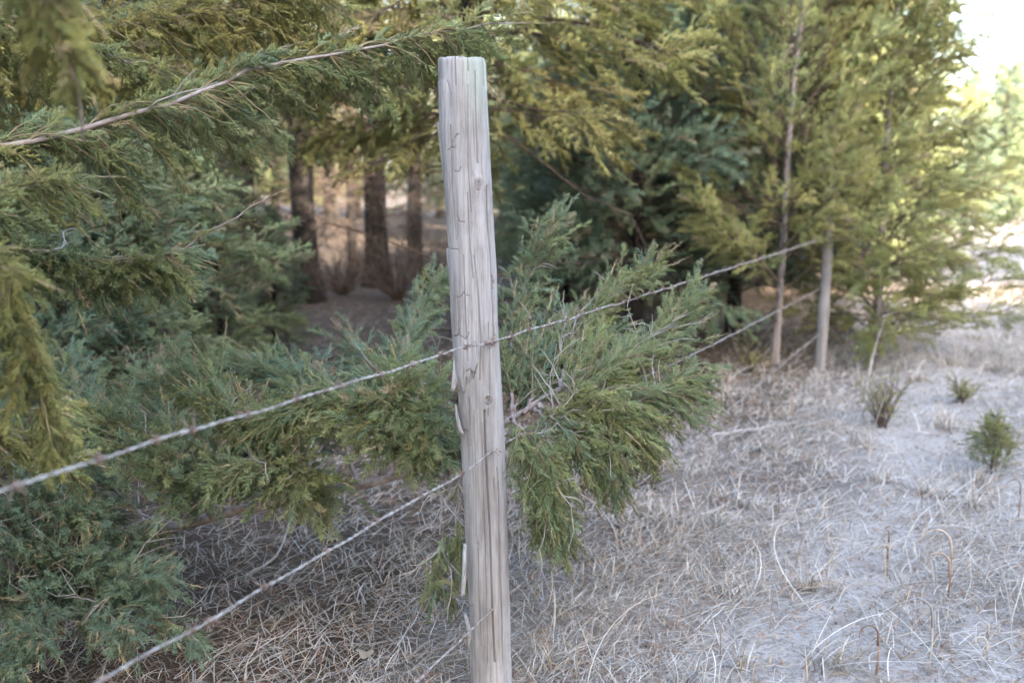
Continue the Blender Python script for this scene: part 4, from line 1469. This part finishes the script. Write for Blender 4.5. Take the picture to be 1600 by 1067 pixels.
dry_weed('dry_shrub', 'dry twiggy brown shrub in the middle of the track with a little green', 1378, 676, 0.32, 0.26, 34, 91, True)
dry_weed('dry_shrub', 'small dark dry shrub on the track just above the green seedling', 1500, 640, 0.17, 0.20, 26, 92, True)
dry_weed('dry_shrub', 'small dark twig clump at the foot of the slender pale trunk', 1172, 590, 0.25, 0.22, 24, 93, True)
dry_weed('dry_shrub', 'low dead twig clump beside the green boughs right of the near post', 1010, 760, 0.16, 0.2, 20, 94)


for lb, px, py, h, w, n, sd in (('tangled dead brush on the litter left of the thick dark trunk', 415, 480, 1.0, 1.6, 60, 201),
                                ('tangled dead brush between the two thick dark trunks', 535, 462, 0.8, 1.4, 50, 202),
                                ('dead brush in front of the twin trunk close to the post', 620, 470, 0.8, 1.3, 50, 203),
                                ('low dead brush behind the tip of the blue green bough left of the post', 665, 452, 0.9, 1.2, 40, 204)):
    dry_weed('dead_brush', lb, px, py, h, w, n, sd, k=2.6)


def stalk(label, px, py, curls, h, seed, tint=0.9, dry=0.7):
    "a dead grass culm whose leaves curl over"
    r = np.random.default_rng(seed)
    g = G(px, py)
    t = thing('dry_grass_stalk', label, 'grass stalk', (g[0], g[1], float(ground_z(g[0], g[1])) - 0.005))
    a = Acc()
    a.tube([(0, 0, 0), (0.004, 0, h * 0.5), (0.002, 0, h)], [0.0035, 0.003, 0.002], 6, c=(tint, dry, 0.6, 1))
    link('stem', a.mesh('stem', True), GRASS, t)
    for i in range(curls):
        an = r.choice([0.0, pi]) + r.normal(0, 0.6) if i > 1 else pi + 0.15 * i
        b = Acc()
        n = 12
        z0 = h * (r.uniform(0.55, 0.75) if i else 1.0)
        th = np.linspace(0, r.uniform(2.2, 3.4), n)
        Rr = h * (r.uniform(0.05, 0.12) if curls > 5 else r.uniform(0.14, 0.30))
        xx = (1 - np.cos(th)) * Rr
        zz = z0 + np.sin(th) * Rr * 1.2
        base = np.stack([np.cos(an) * xx, np.sin(an) * xx, zz], 1)
        base = np.concatenate([np.array([[0, 0, z0 - 0.03]]), base])
        b.tube(base, 0.0034 * (1 - np.linspace(0, 1, n + 1) ** 2) + 0.0008, 5, c=(tint * 0.6, dry * r.uniform(0.2, 1), r.random(), 1))
        link('blade', b.mesh('blade', True), GRASS, t)


stalk('reddish dead grass stalk with two blades curling over, right foreground', 1480, 945, 2, 0.20, 1)
stalk('pale shaggy dead weed stalk standing on bare sand left of the reddish one', 1385, 905, 7, 0.17, 2, tint=0.5, dry=0.15)
stalk('pale curled grass stalk at the bottom right edge', 1540, 1040, 2, 0.13, 3, tint=0.3, dry=0.1)
stalk('pinkish curled grass stalk nearest the bottom edge, right of the sandy patch', 1368, 1062, 1, 0.13, 4, tint=0.8, dry=0.4)
stalk('tall thin bent pale grass stalk between the sandy patch and the right corner', 1450, 1062, 1, 0.19, 5, tint=0.2, dry=0.0)
stalk('reddish arched grass stalk at the right edge below the seedling', 1590, 815, 1, 0.16, 6)


def stick(label, pix, r0, r1, mat=DEADW, lift=0.0, name='fallen_branch', side=0, seed=0):
    r = np.random.default_rng(seed)
    pts = []
    for q in pix:
        g = G(q[0], q[1])
        z = float(ground_z(g[0], g[1])) + r0 * 0.7 + (q[2] if len(q) > 2 else 0)
        pts.append([g[0], g[1], z])
    path = smooth_path(pts, 30)
    base = path[0].copy()
    path = path - base + r.normal(0, r0 * 0.18, path.shape)
    a = Acc()
    a.tube(path, np.linspace(r0, r1, 30), 8)
    for i in range(side):
        k = int(r.uniform(4, 26))
        d = unit(path[k + 1] - path[k] + np.array([0, 0, 0.01]) + r.normal(0, 0.03, 3))
        d[2] = abs(d[2])
        a.tube([path[k], path[k] + d * 0.08, path[k] + d * 0.17 + r.normal(0, 0.01, 3)], [r0 * 0.45, r0 * 0.3, r0 * 0.15], 5)
    o = link(name, a.mesh(name, True), mat, None, base)
    tag(o, label, 'branch')


stick('long pale fallen branch lying across the track in the middle distance', [(1110, 686), (1150, 682), (1230, 672), (1310, 671)], 0.012, 0.006, side=3, seed=1)
stick('curved pale fallen branch in the grass right of the near post', [(1092, 818), (1130, 800), (1150, 775), (1140, 745)], 0.010, 0.005, side=1, seed=2)
stick('thin bent pale twig on the brown litter between the two lower wires', [(385, 905), (430, 885, 0.02), (450, 855, 0.06), (462, 815, 0.12)], 0.005, 0.003, side=2, seed=3)
stick('long straight grey stick lying in the grass at the foot of the post', [(640, 1066), (700, 1010), (725, 985)], 0.005, 0.003, seed=4)
stick('pale long grass stem lying on the ground right of the foot of the post', [(805, 1032), (860, 1008), (930, 992)], 0.0035, 0.002, seed=5)
stick('thin dark stick lying on the ground under the low cedar bush', [(20, 1030), (80, 1028), (140, 1026)], 0.006, 0.004, BROWN, seed=6)


# thin dead vine stem standing right of the boughs
def vine():
    g = G(1030, 735)
    d = g[1] / cos(TH)
    pts = [P(1034, 735, 4.35), P(1037, 700, 4.33), P(1041, 655, 4.3), P(1046, 620, 4.28), P(1040, 610, 4.28)]
    base = pts[0]
    path = smooth_path([p - base for p in pts], 24)
    a = Acc()
    a.tube(path, np.linspace(0.005, 0.003, 24), 6)
    a.tube([path[20], path[20] + np.array([0.03, 0, 0.03]), path[20] + np.array([0.05, 0, 0.035])], [0.003, 0.002, 0.001], 5)
    o = link('dead_vine', a.mesh('dead_vine', True), DEADW, None, base)
    tag(o, 'thin upright dead stem rising beside the lowest wire, right of the green boughs', 'vine')


vine()


# fallen leaf
def leaf():
    g = G(572, 1042)
    r = np.random.default_rng(2)
    n = 22
    th = np.linspace(0, 2 * pi, n, endpoint=False)
    rr = 0.022 * (0.7 + 0.5 * np.abs(np.sin(th * 2.5)) * r.uniform(0.6, 1.1, n))
    v = np.stack([np.cos(th) * rr * 1.3, np.sin(th) * rr, 0.006 + 0.010 * np.cos(th * 2)], 1)
    v = np.concatenate([v, [[0, 0, 0.004]]])
    top = v + np.array([0, 0, 0.0006])
    k = np.arange(n)
    f1 = np.stack([k, (k + 1) % n, np.full(n, n)], 1)
    f = np.concatenate([f1 + n + 1, f1[:, ::-1]])
    a = Acc()
    a.add(np.concatenate([v, top]), f, np.tile(np.array([[0.6, 0, 0.4, 1]], np.float32), (2 * n + 2, 1)))
    o = link('fallen_leaf', a.mesh('fallen_leaf'), GRASS, None, (g[0], g[1], float(ground_z(g[0], g[1])) + 0.02))
    tag(o, 'pale dry leaf lying on the litter left of the foot of the post', 'leaf')


leaf()
print('polys', sum(len(o.data.polygons) for o in bpy.data.objects if o.type == 'MESH'))
